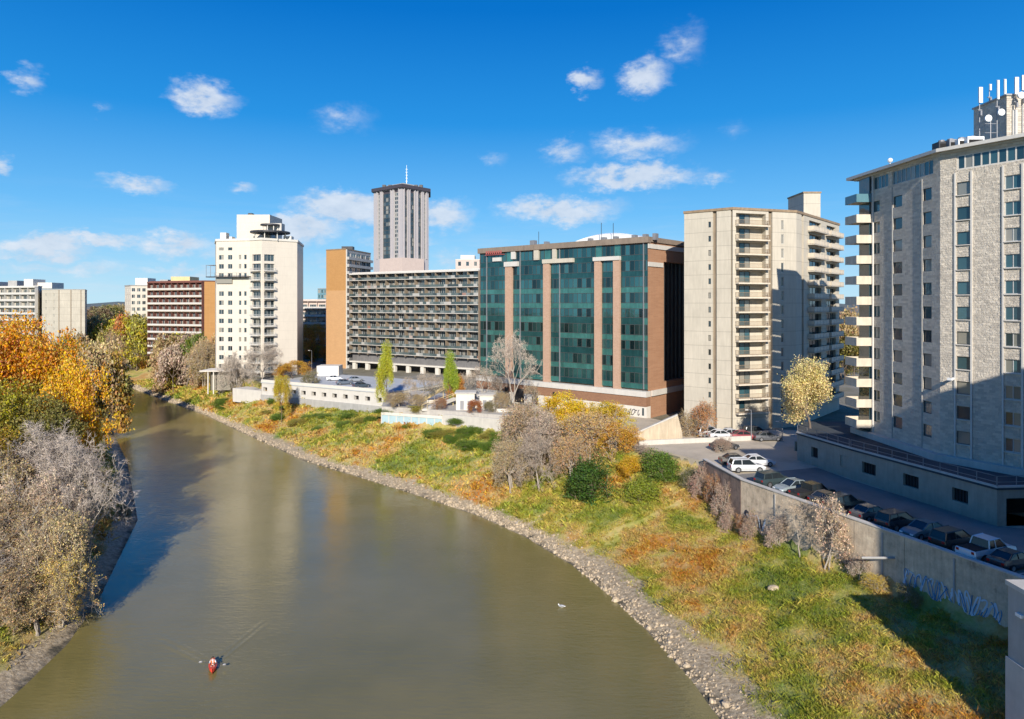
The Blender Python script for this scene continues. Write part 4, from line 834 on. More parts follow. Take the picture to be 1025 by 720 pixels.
# ------------------------------------------------------------------ tall ribbed tower
def ribbed_tower():
    Y = 490; c = D(401, Y + 20); foot = [D(374, Y + 16), D(402.5, Y - 5), D(429, Y + 15), (D(429, Y + 15)[0] - 3, Y + 40), (D(402, Y)[0], Y + 52), (D(374, Y + 16)[0] + 2, Y + 40)]
    z0, zp, z1 = 9.8, ZY(258.5, Y), ZY(189, Y); B = Building('ribbed_tower', 'tallest tower, grey with dark vertical window strips and a dark crown', c, z0); mb = MB(); n = len(foot); strips = []
    for i in range(n):
        F = Face(foot[i], foot[(i + 1) % n]); ops = []
        if i in (0, 1):
            for j, (pa, pb, fm) in enumerate([[(378.3, 380.8, 'conc'), (383.2, 391, 'dframe'), (394.5, 399, 'conc')], [(405, 407.6, 'dframe'), (410.6, 414.6, 'dframe'), (418.4, 421.6, 'dframe'), (424.2, 426.2, 'conc')]][i]):
                u0, u1 = F.u(pa), F.u(pb); ops.append((u0, u1, zp, z1 - .5)); z = zp
                while z < z1 - 3: B.win(F, u0, u1, z, z + 2.95, nm=1 if pb - pa < 5 else 2, gm='glass_dark', fm=fm, t=.25 if fm == 'dframe' else .5, dep=.5); z += 2.95
                m = MB(); F.box(m, u0, u1, zp, z1 - .5, -.62, -.56); strips.append(m)
                for uu in (u0 - .9, u1 + .2): m = MB(); F.box(m, uu, uu + .6, zp, z1, .01, .7); m.build('rib', M['lilac'], B.root)
        F.wall(mb, z0, z1, ops, .55)
    mb.build('wall', M['lilac'], B.root)
    for m in strips: m.build('strip_back', M['lilacdark'], B.root)
    m = MB(); m.prism(offset_poly(foot, 1.5), z1, z1 + 2.4); m.build('crown', M['lilacdark'], B.root); m = MB(); m.prism(offset_poly(foot, -7), z1 + 2.4, z1 + 5.0); cr = m.build('penthouse', M['conc'], B.root)
    m = MB(); m.prism([D(380, Y + 8), D(402.5, Y - 9), D(424.5, Y + 6), D(424.5, Y + 20), D(380, Y + 22)], z0, zp - .2); m.build('base', M['pinkish'], B.root)
    x, y = D(407, 505); m = MB(); m.tube([(x, y, z1 + 5), (x, y, z1 + 20)], [.35, .12], 6)
    for k in range(5): m.box(x - .8, x + .8, y - .1, y + .1, z1 + 8 + 2.2 * k, z1 + 8.2 + 2.2 * k)
    m.build('antenna_mast', M['whitemetal'], B.root)
    for px in (384, 390, 399, 416, 421): x, y = D(px, 500); m = MB(); m.box(x - 1, x + 1.4, y, y + 3, z1 + 2.4, z1 + 4.6); m.build('rooftop_box', M['dark'], B.root)
    B.finish()
ribbed_tower()

# ------------------------------------------------------------------ white tower by the river
def white_tower():
    Y = 216; P = lambda px, y=Y: D(px, y); z0, z1 = 7.0, ZY(241, Y); st = 2.87
    foot = [P(215.5, 226), P(216.5, 216), P(250, 214), P(262, 211.5), P(276, 214.5), P(297.5, 219), P(303.5, 238), P(230, 242)]
    B = Building('white_riverside_tower', 'white apartment tower with round pergola roof beside the river bend', foot[1], z0); mb = MB()
    r_ = [(z1 - 4.6 - st * i - 1.5, z1 - 4.6 - st * i) for i in range(15)]
    specs = {1: [(219, 224, 1), (228, 232.5, 1), (239, 241.5, 0), (244.2, 246.8, 0)], 2: [(252.5, 261, 2)], 3: [(264.5, 274.8, 2)]}
    for i in range(len(foot)):
        F = Face(foot[i], foot[(i + 1) % len(foot)]); ops = []
        for a, b, nm in specs.get(i, []):
            u0, u1 = F.u(a), F.u(b)
            for k, (za, zb) in enumerate(r_):
                if k in (3,) and i == 1: continue
                if i > 1: za -= .6
                ops.append((u0, u1, za, zb)); B.win(F, u0, u1, za, zb, nm=nm, gm='glass_dark', fm='frame', dep=.22 if i == 1 else .5)
                if i > 1 and k > 0: balcony(B, F, u0 - .2, u1 + .1, za - .35, 1.1, 'bars', 'white', 'frame', 1.0, .2)
            for k in (0,):
                if i == 1 and nm: ops.append((u0, u1, z1 - 3.2, z1 - 2.2)); B.win(F, u0, u1, z1 - 3.2, z1 - 2.2, nm=0, gm='glass_dark')
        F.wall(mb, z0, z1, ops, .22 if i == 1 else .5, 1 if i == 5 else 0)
    mb.build('wall', [M['whitepanel'], plain('painted_shade_side', (.07, .11, .16), .3)], B.root); flat_roof(B, foot, z1 + .5, .25, .7, 'white')  # side wall facing off the sun: its shade is put into the dark blue
    # terrace storey, penthouse, round pergolas
    F1 = Face(foot[1], foot[2]); zt = ZY(277, Y)
    m = MB(); F1.box(m, -2.6, F1.L + .6, zt - .3, zt, .0, 1.6); t = m.build('terrace', M['dark'], B.root)
    m = MB(); F1.box(m, .3, F1.u(233), zt - 2.2, zt - .3, .003, .5); m.build('dark_band', M['glass_dark'], B.root)
    m = MB()
    for k in range(9): F1.box(m, -2.55 + k * 1.5, -2.47 + k * 1.5, zt, zt + (3.6 if k < 2 else 1.1), 1.45, 1.55)
    F1.box(m, -2.55, F1.L, zt + 1.05, zt + 1.1, 1.44, 1.56); F1.box(m, -2.6, .0, zt + 3.5, zt + 3.6, -2, 1.6); m.build('railing', M['grey'], t)
    m = MB(); a, b = P(237, 222)[0], P(270, 222)[0]; m.box(a, b, 222, 234, z1 - .5, ZY(215, 222)); ph = m.build('penthouse', M['whitepanel'], B.root)
    m = MB(); m.box(P(254, 222)[0], P(254, 222)[0] + .3, 221.8, 221.99, z1, z1 + 2); m.build('window', M['glass_dark'], ph); m = MB(); m.box(P(247, 223)[0], P(251, 223)[0], 224, 226, ZY(215, 222), ZY(212.6, 222)); m.build('vent', M['dark'], ph)
    cx, cy = P(270.5, 217.5)
    for rr, py, th, rad_in in ((6.1, 233.0, .5, 1.2), (3.0, 225.5, .45, .6)):
        zc = ZY(py, 217.5); ring = [(cx + rr * math.cos(t * math.pi / 12), cy + rr * math.sin(t * math.pi / 12)) for t in range(24)]; m = MB(); m.prism(ring, zc - th / 2, zc + th / 2); pg = m.build('pergola_roof', M['dark'], B.root)
        for t in range(0, 24, 3):
            m = MB(); x, y = cx + rr * .8 * math.cos(t * math.pi / 12), cy + rr * .8 * math.sin(t * math.pi / 12); m.box(x - .12, x + .12, y - .12, y + .12, z1 if rr > 4 else ZY(233, 217.5), zc - th / 2)
            m.build('post', M['white'], pg)
    m = MB(); m.box(P(268, 219)[0], P(283, 219)[0], 217.8, 221, ZY(233, 217.5) + .25, ZY(224, 219)); m.build('roof_hut', M['conc_light'], B.root)
    for a, b, t in ((217, 223, 233), (281, 289, 236.5), (226, 229, 237)): m = MB(); m.box(P(a)[0], P(b)[0], 218.5, 221, z1, ZY(t, 218.5)); m.build('rooftop_box', M['white'], B.root)
    # entrance canopy and low wing at the foot
    zc = ZY(370, 212); m = MB(); m.box(P(207, 212)[0], P(238, 212)[0], 207, 214.9, zc - .2, zc + .15); cn = m.build('canopy', M['white'], B.root)
    m = MB(); m.box(P(214, 212)[0], P(234, 212)[0], 209.5, 214.8, 6.4, zc - .2, 0); m.build('glazing', M['glass_dark'], cn)
    for px in (208.5, 214, 237): m = MB(); x = P(px, 208)[0]; m.box(x, x + .3, 207.4, 207.7, 5.5, zc - .2); m.build('post', M['white'], cn)
    B.finish()
white_tower()

# ------------------------------------------------------------------ riverside parkade, terrace and garden
def parkade():
    a, b = G(262, 400, 6), G(387, 413, 6); F = Face(a, b); bk = Vector((-F.d.y, F.d.x)) * 26; foot = [a, b, tuple(Vector(b) + bk), tuple(Vector(a) + bk)]; zt = 10.7
    B = Building('riverside_parkade', 'low white parkade with open roof deck above the grassy bank', a, 6, 'parkade'); mb = MB(); ops = []; n = 12; bw = F.L / n
    for j in range(n):
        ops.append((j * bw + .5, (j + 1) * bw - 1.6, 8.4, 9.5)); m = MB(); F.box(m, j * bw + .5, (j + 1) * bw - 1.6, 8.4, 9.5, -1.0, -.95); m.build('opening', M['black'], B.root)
    F.wall(mb, 4.5, zt, ops, .9)
    for i in (1, 2, 3): Face(foot[i], foot[(i + 1) % 4]).wall(mb, 4.5, zt)
    mb.build('wall', M['offwhite'], B.root); m = MB(); F.box(m, .0, F.L, 4.5, 7.4, .003, .35); m.build('stone_base', M['conc'], B.root)
    m = MB(); m.prism(offset_poly(foot, .2), zt, zt + .25); m.build('deck', M['whitedeck'], B.root)
    m = MB(); F.box(m, -.1, F.L + .1, zt + .25, zt + .95, -.25, .15); m.build('parapet', M['white'], B.root)
    m = MB(); x, y = D(317, 208); x0, x2 = D(317, 208)[0], D(339, 208)[0]; m.box(x0, x2, 208, 213, zt + .2, ZY(373, 208) + 2.0); m.build('stair_head', M['white'], B.root)
    m = MB(); p = Vector(a) - F.d * 12.5; Face(tuple(p), a).box(m, 0, 12.2, 4.5, 8.4, -5, -.1); m.build('low_wing', M['offwhite'], B.root)
parkade()
FF = Face((-28.8, 150.6), (-14.8, 145.0)); fc = empty('garden_fence', (-28.8, 150.6, 6.3), 'white framed glass fence along the garden terrace edge', 'fence')
m = MB(); FF.box(m, .1, FF.L - .1, 6.6, 8.5, -.06, 0); m.build('fence_panel', M['bluepale'], fc); m = MB(); FF.box(m, 0, FF.L, 8.5, 9.1, -.3, .15); m.build('top_rail', M['white'], fc)
for k in range(9): m = MB(); FF.box(m, FF.L * k / 8 - .1, FF.L * k / 8 + .1, 6.0, 8.5, -.15, .06); m.build('post', M['offwhite'], fc)
FG = Face((-14.8, 145.0), (-1.6, 138.6)); gw = empty('garden_wall', (-14.8, 145, 6.3), 'plain grey garden wall right of the white framed fence', 'wall'); m = MB(); FG.box(m, 0, FG.L, 5.5, 9.3, -.4, 0); m.build('wall_panel', M['conc_light'], gw); m = MB(); FG.box(m, 0, FG.L, 9.3, 9.45, -.45, .06); m.build('coping', M['offwhite'], gw)
m = MB(); m.prism([(-31.5, 170), (-28.9, 151.2), (-14.6, 145.6), (-1.4, 139.3), (4, 141), (0.5, 152), (-6, 160), (-20, 176), (-32, 184)], 8.8, 10.2); tag(m.build('terrace_paving', plain('terrace_paving', (.42, .39, .35), .9, .2)), kind='structure')
TERR = []
def pavilion(px0, px1, Y, zt, label, door=True):
    x0, x1 = D(px0, Y)[0], D(px1, Y)[0]; p = empty('garden_pavilion', (x0, Y, 10.2), label, 'pavilion', 'white garden pavilions on the terrace')
    m = MB(); m.box(x0, x1, Y, Y + 4, 9.5, zt); m.build('wall', M['white'], p); m = MB(); m.box(x0 - .3, x1 + .3, Y - .3, Y + 4.3, zt, zt + .2); m.build('roof', M['offwhite'], p)
    for k in range(2): m = MB(); x = x0 + (x1 - x0) * (.22 + .4 * k); m.box(x, x + .8, Y - .06, Y - .003, 10.3, 12.2); m.build('door', M['grey'], p)
pavilion(456.5, 475, 146, ZY(394, 146), 'larger white garden pavilion with grey doors on the terrace'); pavilion(480, 495, 147, ZY(396, 147), 'smaller white garden pavilion nearest the green glass block')
# steps with yellow handrails, planters, benches on the terrace
for i, (pa, pb) in enumerate((((414, 405), (446, 386)), ((425, 410), (456, 398)))):
    x0, y0 = G(*pa, 10.2); x1, y1 = G(*pb, 10.2); y1 = y0 + 6; x1 = D(pb[0], y1)[0]; s = empty('garden_ramp', (x0, y0, 10.2), ['sloping yellow timber ramp rising over the garden terrace', 'pale lower ramp in front of the yellow timber ramp'][i], 'ramp', 'ramps on the garden terrace')
    m = MB(); w = .55; zt = ZY(pb[1], y1); L_ = [(x0, y0, 10.2), (x1, y1, zt)]; m.quad((x0 - w, y0, 10.3), (x0 + w, y0, 10.3), (x1 + w, y1, zt), (x1 - w, y1, zt)); m.quad((x0 - w, y0 - .1, 9.9), (x0 + w, y0 - .1, 9.9), (x0 + w, y0, 10.3), (x0 - w, y0, 10.3)); m.quad((x0 - w, y0 - .02, 9.9), (x1 - w, y1, zt - .5), (x1 - w, y1, zt), (x0 - w, y0 - .02, 10.3)); m.quad((x0 + w, y0 - .02, 9.9), (x1 + w, y1, zt - .5), (x1 + w, y1, zt), (x0 + w, y0 - .02, 10.3))
    m.build('ramp_deck', M['yellow'] if i == 0 else M['conc_light'], s); m = MB()
    for sx in (-w, w): m.tube([(x0 + sx, y0, 11.2), (x1 + sx, y1, zt + .9)], .07, 5); m.tube([(x0 + sx, y0, 10.2), (x0 + sx, y0, 11.2)], .06, 5); m.tube([(x1 + sx, y1, 10.2), (x1 + sx, y1, zt + .9)], .1, 5)
    m.build('handrail', M['yellow'], s)
for i, (px, py, w) in enumerate(((402, 397, 2.2), (437, 403, 3.2), (470, 408, 2.5), (511, 412, 3))):
    x, y = G(px, py, 10.25); s = empty('planter', (x, y, 10.2), ['square planter left of the timber ramp', 'long pale planter below the lower ramp', 'planter box in front of the larger pavilion', 'planter box below the green glass block'][i], 'planter', 'planters on the garden terrace'); m = MB(); m.box(x - w, x + w, y - .6, y + .6, 10.15, 10.9); m.build('box', M['offwhite'], s); m = MB(); m.box(x - w + .15, x + w - .15, y - .45, y + .45, 10.9, 10.93); m.build('soil', M['bark'], s)
for i, (key, px, Y, h, w, col) in enumerate((('thin', 408, 158, 6, 4, PINK), ('tuft', 418, 150, 3, 3.5, TAN), ('thin', 436, 156, 6.5, 4.5, PINK), ('tuft', 441, 147, 2.6, 3.4, RUST), ('thin', 466, 158, 7, 5, PINK), ('tuft', 502, 146, 4, 4, TAN), ('thin', 499, 150, 8, 6, PINK), ('tuft', 490, 143, 2.4, 3, OL), ('thin', 532, 143, 6, 4, TAN))): TERR.append((key, px, Y, h, w, col))
# wedge-shaped ramp wall beside the lot
m = MB(); w0, w1 = G(622, 441, lotz), G(683, 441, lotz); F = Face(w0, w1); rr = empty('ramp_wall', (*w0, lotz), 'sloping tan ramp wall at the far edge of the car park', 'wall')
p = [F.pt(0, lotz - .3), F.pt(F.L, lotz - .3), F.pt(F.L, lotz + 1.2), F.pt(F.L * .92, lotz + 4.3), F.pt(0, lotz + .3)]; q = [(a + .1, b + .5, c) for a, b, c in p]; m.quad(*p); m.quad(*q[::-1])
for k in range(5): m.quad(p[(k + 1) % 5], p[k], q[k], q[(k + 1) % 5])
m.build('wall_panel', M['concrete'], rr); m = MB(); a, b = F.pt(0, lotz + .33), F.pt(F.L * .92, lotz + 4.33); m.quad((a[0], a[1] - .1, a[2]), (b[0], b[1] - .1, b[2]), (b[0] + .1, b[1] + .6, b[2]), (a[0] + .1, a[1] + .6, a[2])); m.quad((a[0], a[1] - .1, a[2] - .25), (b[0], b[1] - .1, b[2] - .25), (b[0], b[1] - .1, b[2]), (a[0], a[1] - .1, a[2])); m.build('coping', M['conc_light'], rr)
# long kerb wall in the lot
k0, k1 = G(640, 446, lotz), G(752, 441, lotz); F = Face(k0, k1); m = MB(); F.box(m, 0, F.L, lotz - .2, lotz + .75, -.3, 0); tag(m.build('low_wall', M['conc_light']), 'low pale wall in front of the cream tower dividing the car park', 'wall')

# ------------------------------------------------------------------ cars
def car_proto(kind):
    """side profile swept to shape: nose at +x. returns dict of meshes"""
    Lh, W, Hh = {'sedan': (2.3, .9, 1.45), 'suv': (2.35, .95, 1.75), 'pickup': (2.75, 1.0, 1.85)}[kind]
    if kind == 'sedan': body = [(-2.3, .45, .82), (-2.25, .3, .98), (-1.5, .25, 1.0), (-.6, .22, .95), (.9, .22, .93), (1.7, .25, .85), (2.2, .3, .68), (2.3, .42, .6)]; cab = [(-1.75, .98), (-1.05, 1.42), (.15, 1.45), (1.05, .93)]
    elif kind == 'suv': body = [(-2.35, .5, .95), (-2.3, .32, 1.08), (-1.5, .28, 1.08), (0, .25, 1.06), (1.1, .25, 1.05), (1.9, .3, .96), (2.3, .38, .8), (2.35, .5, .7)]; cab = [(-2.2, 1.08), (-1.95, 1.7), (.2, 1.75), (1.1, 1.05)]
    else: body = [(-2.75, .6, 1.05), (-2.7, .42, 1.12), (-1.5, .38, 1.12), (-.4, .35, 1.12), (1.3, .35, 1.1), (2.1, .4, 1.06), (2.65, .45, .92), (2.75, .55, .8)]; cab = [(-.85, 1.1), (-.7, 1.8), (.65, 1.85), (1.45, 1.1)]
    wx = (-Lh * .6, Lh * .63); res = {}
    m = MB(); prev = None
    for i, (x, zl, zh) in enumerate(body):
        t = W * (.86 if i in (0, len(body) - 1) else (.96 if i in (1, len(body) - 2) else 1)); ring = [(x, -t * .93, zl), (x, -t, (zl + zh) * .5), (x, -t * .9, zh), (x, 0, zh + .03), (x, t * .9, zh), (x, t, (zl + zh) * .5), (x, t * .93, zl)]
        if prev:
            for k in range(6): m.quad(prev[k], ring[k], ring[k + 1], prev[k + 1])
            m.quad(prev[6], ring[6], ring[0], prev[0])
        else: m.quad(*ring)
        prev = ring
    m.quad(*prev[::-1])
    t = W * .72; m.quad((cab[1][0], -t, cab[1][1]), (cab[2][0], -t, cab[2][1]), (cab[2][0], t, cab[2][1]), (cab[1][0], t, cab[1][1]))      # roof panel
    for f in (0, 1):       # pillars
        pass
    for sx in (-1, 1):
        for (xa, xb) in ((cab[0], cab[1]), (cab[3], cab[2])):
            m.tube([(xa[0], sx * W * .86, xa[1]), (xb[0], sx * t, xb[1])], .055, 4)
        xm = (cab[1][0] + cab[2][0]) / 2; m.tube([(xm, sx * W * .88, cab[0][1]), (xm, sx * t, cab[1][1])], .05, 4)
        m.tube([(cab[1][0], sx * t, cab[1][1]), (cab[2][0], sx * t, cab[2][1])], .05, 4)
    if kind == 'pickup': pass
    res['body'] = m.mesh('body'); res['body'].materials.append(M['paint'])
    g = MB(); t2 = t - .02; w2 = W * .86
    A = [(cab[0][0], w2, cab[0][1]), (cab[1][0], t2, cab[1][1] - .03), (cab[2][0], t2, cab[2][1] - .03), (cab[3][0], w2, cab[3][1])]
    for s in (-1, 1): q = [(a, s * b, c) for a, b, c in A]; g.quad(*(q if s < 0 else q[::-1]))
    g.quad(*[(cab[0][0], -w2, cab[0][1]), (cab[0][0], w2, cab[0][1]), (cab[1][0], t2, cab[1][1] - .03), (cab[1][0], -t2, cab[1][1] - .03)]); g.quad((cab[3][0], w2, cab[3][1]), (cab[3][0], -w2, cab[3][1]), (cab[2][0], -t2, cab[2][1] - .03), (cab[2][0], t2, cab[2][1] - .03))
    res['window'] = g.mesh('window'); res['window'].materials.append(M['carglass'])
    r = .34 if kind == 'sedan' else .4; a = MB(); a.tube([(0, -.11, 0), (0, .11, 0)], r, 14); res['tyre'] = a.mesh('tyre'); res['tyre'].materials.append(M['tire'])
    a = MB(); a.tube([(0, -.125, 0), (0, .125, 0)], r * .6, 10); res['rim'] = a.mesh('rim'); res['rim'].materials.append(M['rim'])
    a = MB(); a.box(-.05, .06, -.17, .17, -.07, .07); res['headlight'] = a.mesh('headlight'); res['headlight'].materials.append(M['headlamp']); a = MB(); a.box(-.05, .05, -.12, .12, -.1, .12); res['taillight'] = a.mesh('taillight'); res['taillight'].materials.append(M['taillamp'])
    if kind == 'pickup': a = MB(); a.box(-2.6, -.95, -.8, .8, 1.13, 1.17); res['bed'] = a.mesh('bed'); res['bed'].materials.append(M['black'])
    return dict(res=res, wx=wx, r=r, L=Lh, W=W, body=body)
PROTO = {k: car_proto(k) for k in ('sedan', 'suv', 'pickup')}
def put_car(kind, x, y, z, ang, color, label, group='vehicles parked by the riverside buildings'):
    P = PROTO[kind]; r = P['res']; root = empty('pickup_truck' if kind == 'pickup' else 'parked_car', (x, y, z), label, 'pickup' if kind == 'pickup' else 'car', group); root.rotation_euler = (0, 0, ang)
    b = link_mesh('body', r['body'], None, root); b.color = (*color, 1); link_mesh('window', r['window'], None, root)
    for wx in P['wx']:
        for s in (-1, 1): w = link_mesh('wheel', r['tyre'], None, root, (wx, s * (P['W'] - .08), P['r'])); link_mesh('rim', r['rim'], None, w)
    for s in (-1, 1): link_mesh('headlight', r['headlight'], None, root, (P['L'] - .03, s * P['W'] * .62, P['body'][-1][2] - .02)); link_mesh('taillight', r['taillight'], None, root, (-P['L'] + .02, s * P['W'] * .68, P['body'][0][2] - .1))
    if kind == 'pickup': link_mesh('bed', r['bed'], None, root)
    return root
nang = math.atan2(nW.y, nW.x)
def along(px, off=3.5):
    o = Vector(WB) + nW * off; k = (px - CX) / FPX; t = (k * o.y - o.x) / (dW.x - k * dW.y); p = o + dW * t; return p.x, p.y
for px, kind, col, lab in ((1014, 'sedan', (.02, .025, .045), 'dark blue car nearest the right edge of the shaded alley'), (987, 'pickup', (.75, .78, .82), 'white pickup truck in the shaded alley'), (955, 'suv', (.015, .015, .018), 'black suv left of the white pickup truck'),
                           (924, 'sedan', (.10, .16, .19), 'dark teal car with a pale roof, two left of the white pickup'), (872, 'sedan', (.12, .12, .13), 'grey car half hidden behind the pink bush on the wall'), (845, 'suv', (.012, .013, .016), 'black suv near the middle of the wall row, left of the pink bush'),
                           (829, 'sedan', (.05, .05, .06), 'dark grey car between the black suv and the black pickup'), (899, 'suv', (.02, .03, .045), 'dark blue suv right of the pink bush, before the teal car'), (813, 'pickup', (.015, .018, .02), 'black pickup truck parked at the retaining wall'), (793, 'sedan', (.30, .36, .38), 'silver grey car left of the black pickup truck'), (774, 'suv', (.03, .06, .07), 'dark green suv just right of the wall corner')):
    x, y = along(px, 3.3); put_car(kind, x, y, lotz + .01, nang + (math.pi if px in (924, 793) else 0), col, lab)
for px, py, kind, col, lab, an in ((747, 472, 'suv', (.72, .74, .75), 'silver suv parked at the sunlit corner of the wall', 2), (737, 465, 'sedan', (.03, .03, .035), 'dark car just behind the silver suv at the wall corner', 2), (758, 466, 'sedan', (.76, .77, .78), 'white car right behind the silver suv', 2),
                              (725, 450, 'sedan', (.05, .06, .07), 'dark car standing alone in the sunny lot', 20), (711, 437, 'suv', (.6, .6, .62), 'leftmost pale suv of the far row below the cream tower', 8), (722, 439, 'sedan', (.8, .8, .8), 'white car second from the left below the cream tower', 8),
                              (733, 438, 'sedan', (.62, .63, .64), 'light grey car third in the far row below the cream tower', 8), (745, 440, 'sedan', (.28, .035, .05), 'maroon car in the far row below the cream tower', 4), (757, 437, 'suv', (.03, .035, .04), 'black suv at the right end of the far row', 4), (768, 441, 'sedan', (.10, .11, .13), 'dark grey car near the podium garage corner', 4)):
    x, y = G(px, py, lotz); put_car(kind, x, y, lotz + .01, R(an), col, lab)
for i, (px, py, col, lab) in enumerate(((335, 381, (.7, .72, .74), 'white car on the parkade roof, leftmost of the four'), (345, 385, (.10, .13, .17), 'dark blue car on the parkade roof beside the white one'), (356, 382, (.32, .35, .38), 'silver car on the parkade roof behind the blue cars'), (362, 388, (.05, .08, .11), 'dark car nearest the parkade edge'))):
    x, y = G(px, py, 10.95); put_car('sedan', x, y, 10.96, R(15 + i * 7), col, lab)
for px, py, col, lab in ((338, 363, (.7, .7, .72), 'pale car behind the parkade near the orange tower'),):
    x, y = G(px, py, 10.2 if px < 500 else lotz); put_car('suv', x, y, (10.2 if px < 500 else lotz) + .01, R(10), col, lab)

# ------------------------------------------------------------------ trees
def tubes_mesh(name, segs, sides=3):
    S = np.array(segs); p0 = S[:, 0:3]; p1 = S[:, 3:6]; r0 = S[:, 6:7]; r1 = S[:, 7:8]; d = p1 - p0; d /= np.linalg.norm(d, axis=1, keepdims=True) + 1e-9
    up = np.where(np.abs(d[:, 2:3]) > .9, np.array([[1., 0, 0]]), np.array([[0, 0, 1.]])); u = np.cross(d, up); u /= np.linalg.norm(u, axis=1, keepdims=True); w = np.cross(d, u); n = len(S); V = np.zeros((n, 2 * sides, 3))
    for j in range(sides):
        a = 2 * math.pi * j / sides; o = u * math.cos(a) + w * math.sin(a); V[:, j] = p0 + o * r0; V[:, sides + j] = p1 + o * r1
    base = (np.arange(n) * 2 * sides)[:, None]; Fs = []
    for j in range(sides): q = (j + 1) % sides; Fs.append(np.concatenate([base + j, base + q, base + sides + q, base + sides + j], 1))
    return quick_mesh(name, V.reshape(-1, 3), np.concatenate(Fs, 0), True)
def quick_mesh(name, V, Fc, smooth=False):
    me = bpy.data.meshes.new(name); nv, nf, k = len(V), len(Fc), Fc.shape[1]; me.vertices.add(nv); me.vertices.foreach_set('co', V.astype(np.float32).ravel()); me.loops.add(nf * k); me.loops.foreach_set('vertex_index', Fc.astype(np.int32).ravel())
    me.polygons.add(nf); me.polygons.foreach_set('loop_start', np.arange(nf, dtype=np.int32) * k); me.polygons.foreach_set('use_smooth', [smooth] * nf); me.update(calc_edges=True); me.validate(); return me
def leaves(name, P, size, rg, flat=0):
    n = len(P); a = rg.normal(size=(n, 3)); a /= np.linalg.norm(a, axis=1, keepdims=True); b = np.cross(a, rg.normal(size=(n, 3))); b /= np.linalg.norm(b, axis=1, keepdims=True)
    s = size * rg.uniform(.55, 1.25, (n, 1)); c = np.cross(a, b); V = np.stack([P - a * s, P + b * s * .62 + c * s * .12, P + a * s, P - b * s * .62 - c * s * .1], 1); return quick_mesh(name, V.reshape(-1, 3), np.arange(4 * n).reshape(n, 4))
def skeleton(seed, levels, nb, spread, gnarl=.18, up=.35, trunk=.32, multi=1):
    """unit-height tree: returns tapering segments and the tips, scaled to radius .5 by the caller"""
    rg = np.random.default_rng(seed); segs = []; tips = []
    def grow(p, d, ln, r, lv):
        k = 3; q = p
        for i in range(k):
            d = d + rg.normal(size=3) * gnarl; d[2] += .04; d /= np.linalg.norm(d); e = q + d * ln / k; ra = r * (1 - .16 * i); rb = r * (1 - .16 * (i + 1)); segs.append([*q, *e, ra, rb, lv]); q = e
            if lv > 0 and i > 0 and lv < levels: spawn(q, d, ln * .62, rb * .55, lv, 1)
        if lv >= levels: tips.append(q); return
        spawn(q, d, ln * .74, r * .6, lv, nb[min(lv, len(nb) - 1)])
    def spawn(q, d, ln, r, lv, n):
        a0 = rg.uniform(0, 6.28)
        for j in range(n):
            a = a0 + 6.28 * j / n + rg.normal() * .3; t = np.cross(d, [math.cos(a), math.sin(a), .21]); t /= np.linalg.norm(t); e = d * (1 - spread * .5) + t * spread * rg.uniform(.7, 1.25); e[2] += up * .4; e /= np.linalg.norm(e); grow(q, e, ln * rg.uniform(.75, 1.2), r, lv + 1)
    for mth in range(multi):
        d = np.array([rg.normal() * .25 * (multi > 1), rg.normal() * .25 * (multi > 1), 1.]); d /= np.linalg.norm(d); grow(np.array([rg.normal() * .02 * (multi > 1), rg.normal() * .02 * (multi > 1), -.02]), d, trunk, .021, 0)
    S = np.array(segs); Tp = np.array(tips); hmax = np.percentile(Tp[:, 2], 99); rad = np.percentile(np.hypot(Tp[:, 0], Tp[:, 1]), 95); sc = np.array([.5 / rad, .5 / rad, 1 / hmax])
    S[:, 0:3] *= sc; S[:, 3:6] *= sc; Tp *= sc; return S, Tp, rg
TREES = {}; GROUPS = {}
def proto_tree(key, seed, levels, nb, spread, nleaf, lsize, jit, bare=False, ntw=9, ltw=.06, **kw):
    S, Tp, rg = skeleton(seed, levels, nb, spread, **kw); tr = tubes_mesh('trunk', S[S[:, 8] <= 2] if levels > 2 and not bare else S, 6); cr = None; P = np.repeat(Tp, max(1, nleaf // len(Tp)), 0)
    if bare:      # fine twigs bursting from every branch end, the remaining leaves along them
        B0 = np.repeat(Tp, ntw, 0); n = len(B0); d = rg.normal(size=(n, 3)); out = B0 - np.array([0, 0, .55]); d = d + out / (np.linalg.norm(out, axis=1, keepdims=True) + 1e-6) * .8; d /= np.linalg.norm(d, axis=1, keepdims=True)
        B1 = B0 + d * ltw * rg.uniform(.5, 1.1, (n, 1)); B2 = np.repeat(B0 + (B1 - B0) * .5, 2, 0); d2 = np.repeat(d, 2, 0) + rg.normal(size=(2 * n, 3)) * .6; B3 = B2 + d2 * ltw * .45 * rg.uniform(.5, 1.1, (2 * n, 1))
        one = np.ones((n, 1)); two = np.ones((2 * n, 1)); tw = np.concatenate([np.concatenate([B0, B1, one * .0016, one * .0006], 1), np.concatenate([B2, B3, two * .0011, two * .0005], 1)]); cr = tubes_mesh('twigs', tw, 3)
        jj = rg.integers(0, n, nleaf); P = B0[jj] + (B1[jj] - B0[jj]) * rg.uniform(.2, 1.1, (nleaf, 1))
    P = P + rg.normal(size=P.shape) * np.array([jit, jit, jit * .8]); P[:, 2] = np.maximum(P[:, 2], .04); lf = leaves('crown', P, lsize, rg); lf.materials.append(M['leaf'])
    TREES[key] = (tr, lf, cr)
proto_tree('maple', 11, 4, [5, 3, 3, 3], .8, 26000, .0115, .034); proto_tree('maple2', 23, 4, [5, 3, 3, 3], .85, 24000, .0115, .032); proto_tree('elm', 5, 4, [4, 4, 3, 3], .75, 20000, .012, .036)
proto_tree('round', 31, 4, [5, 3, 3, 3], .9, 30000, .013, .05, trunk=.2)
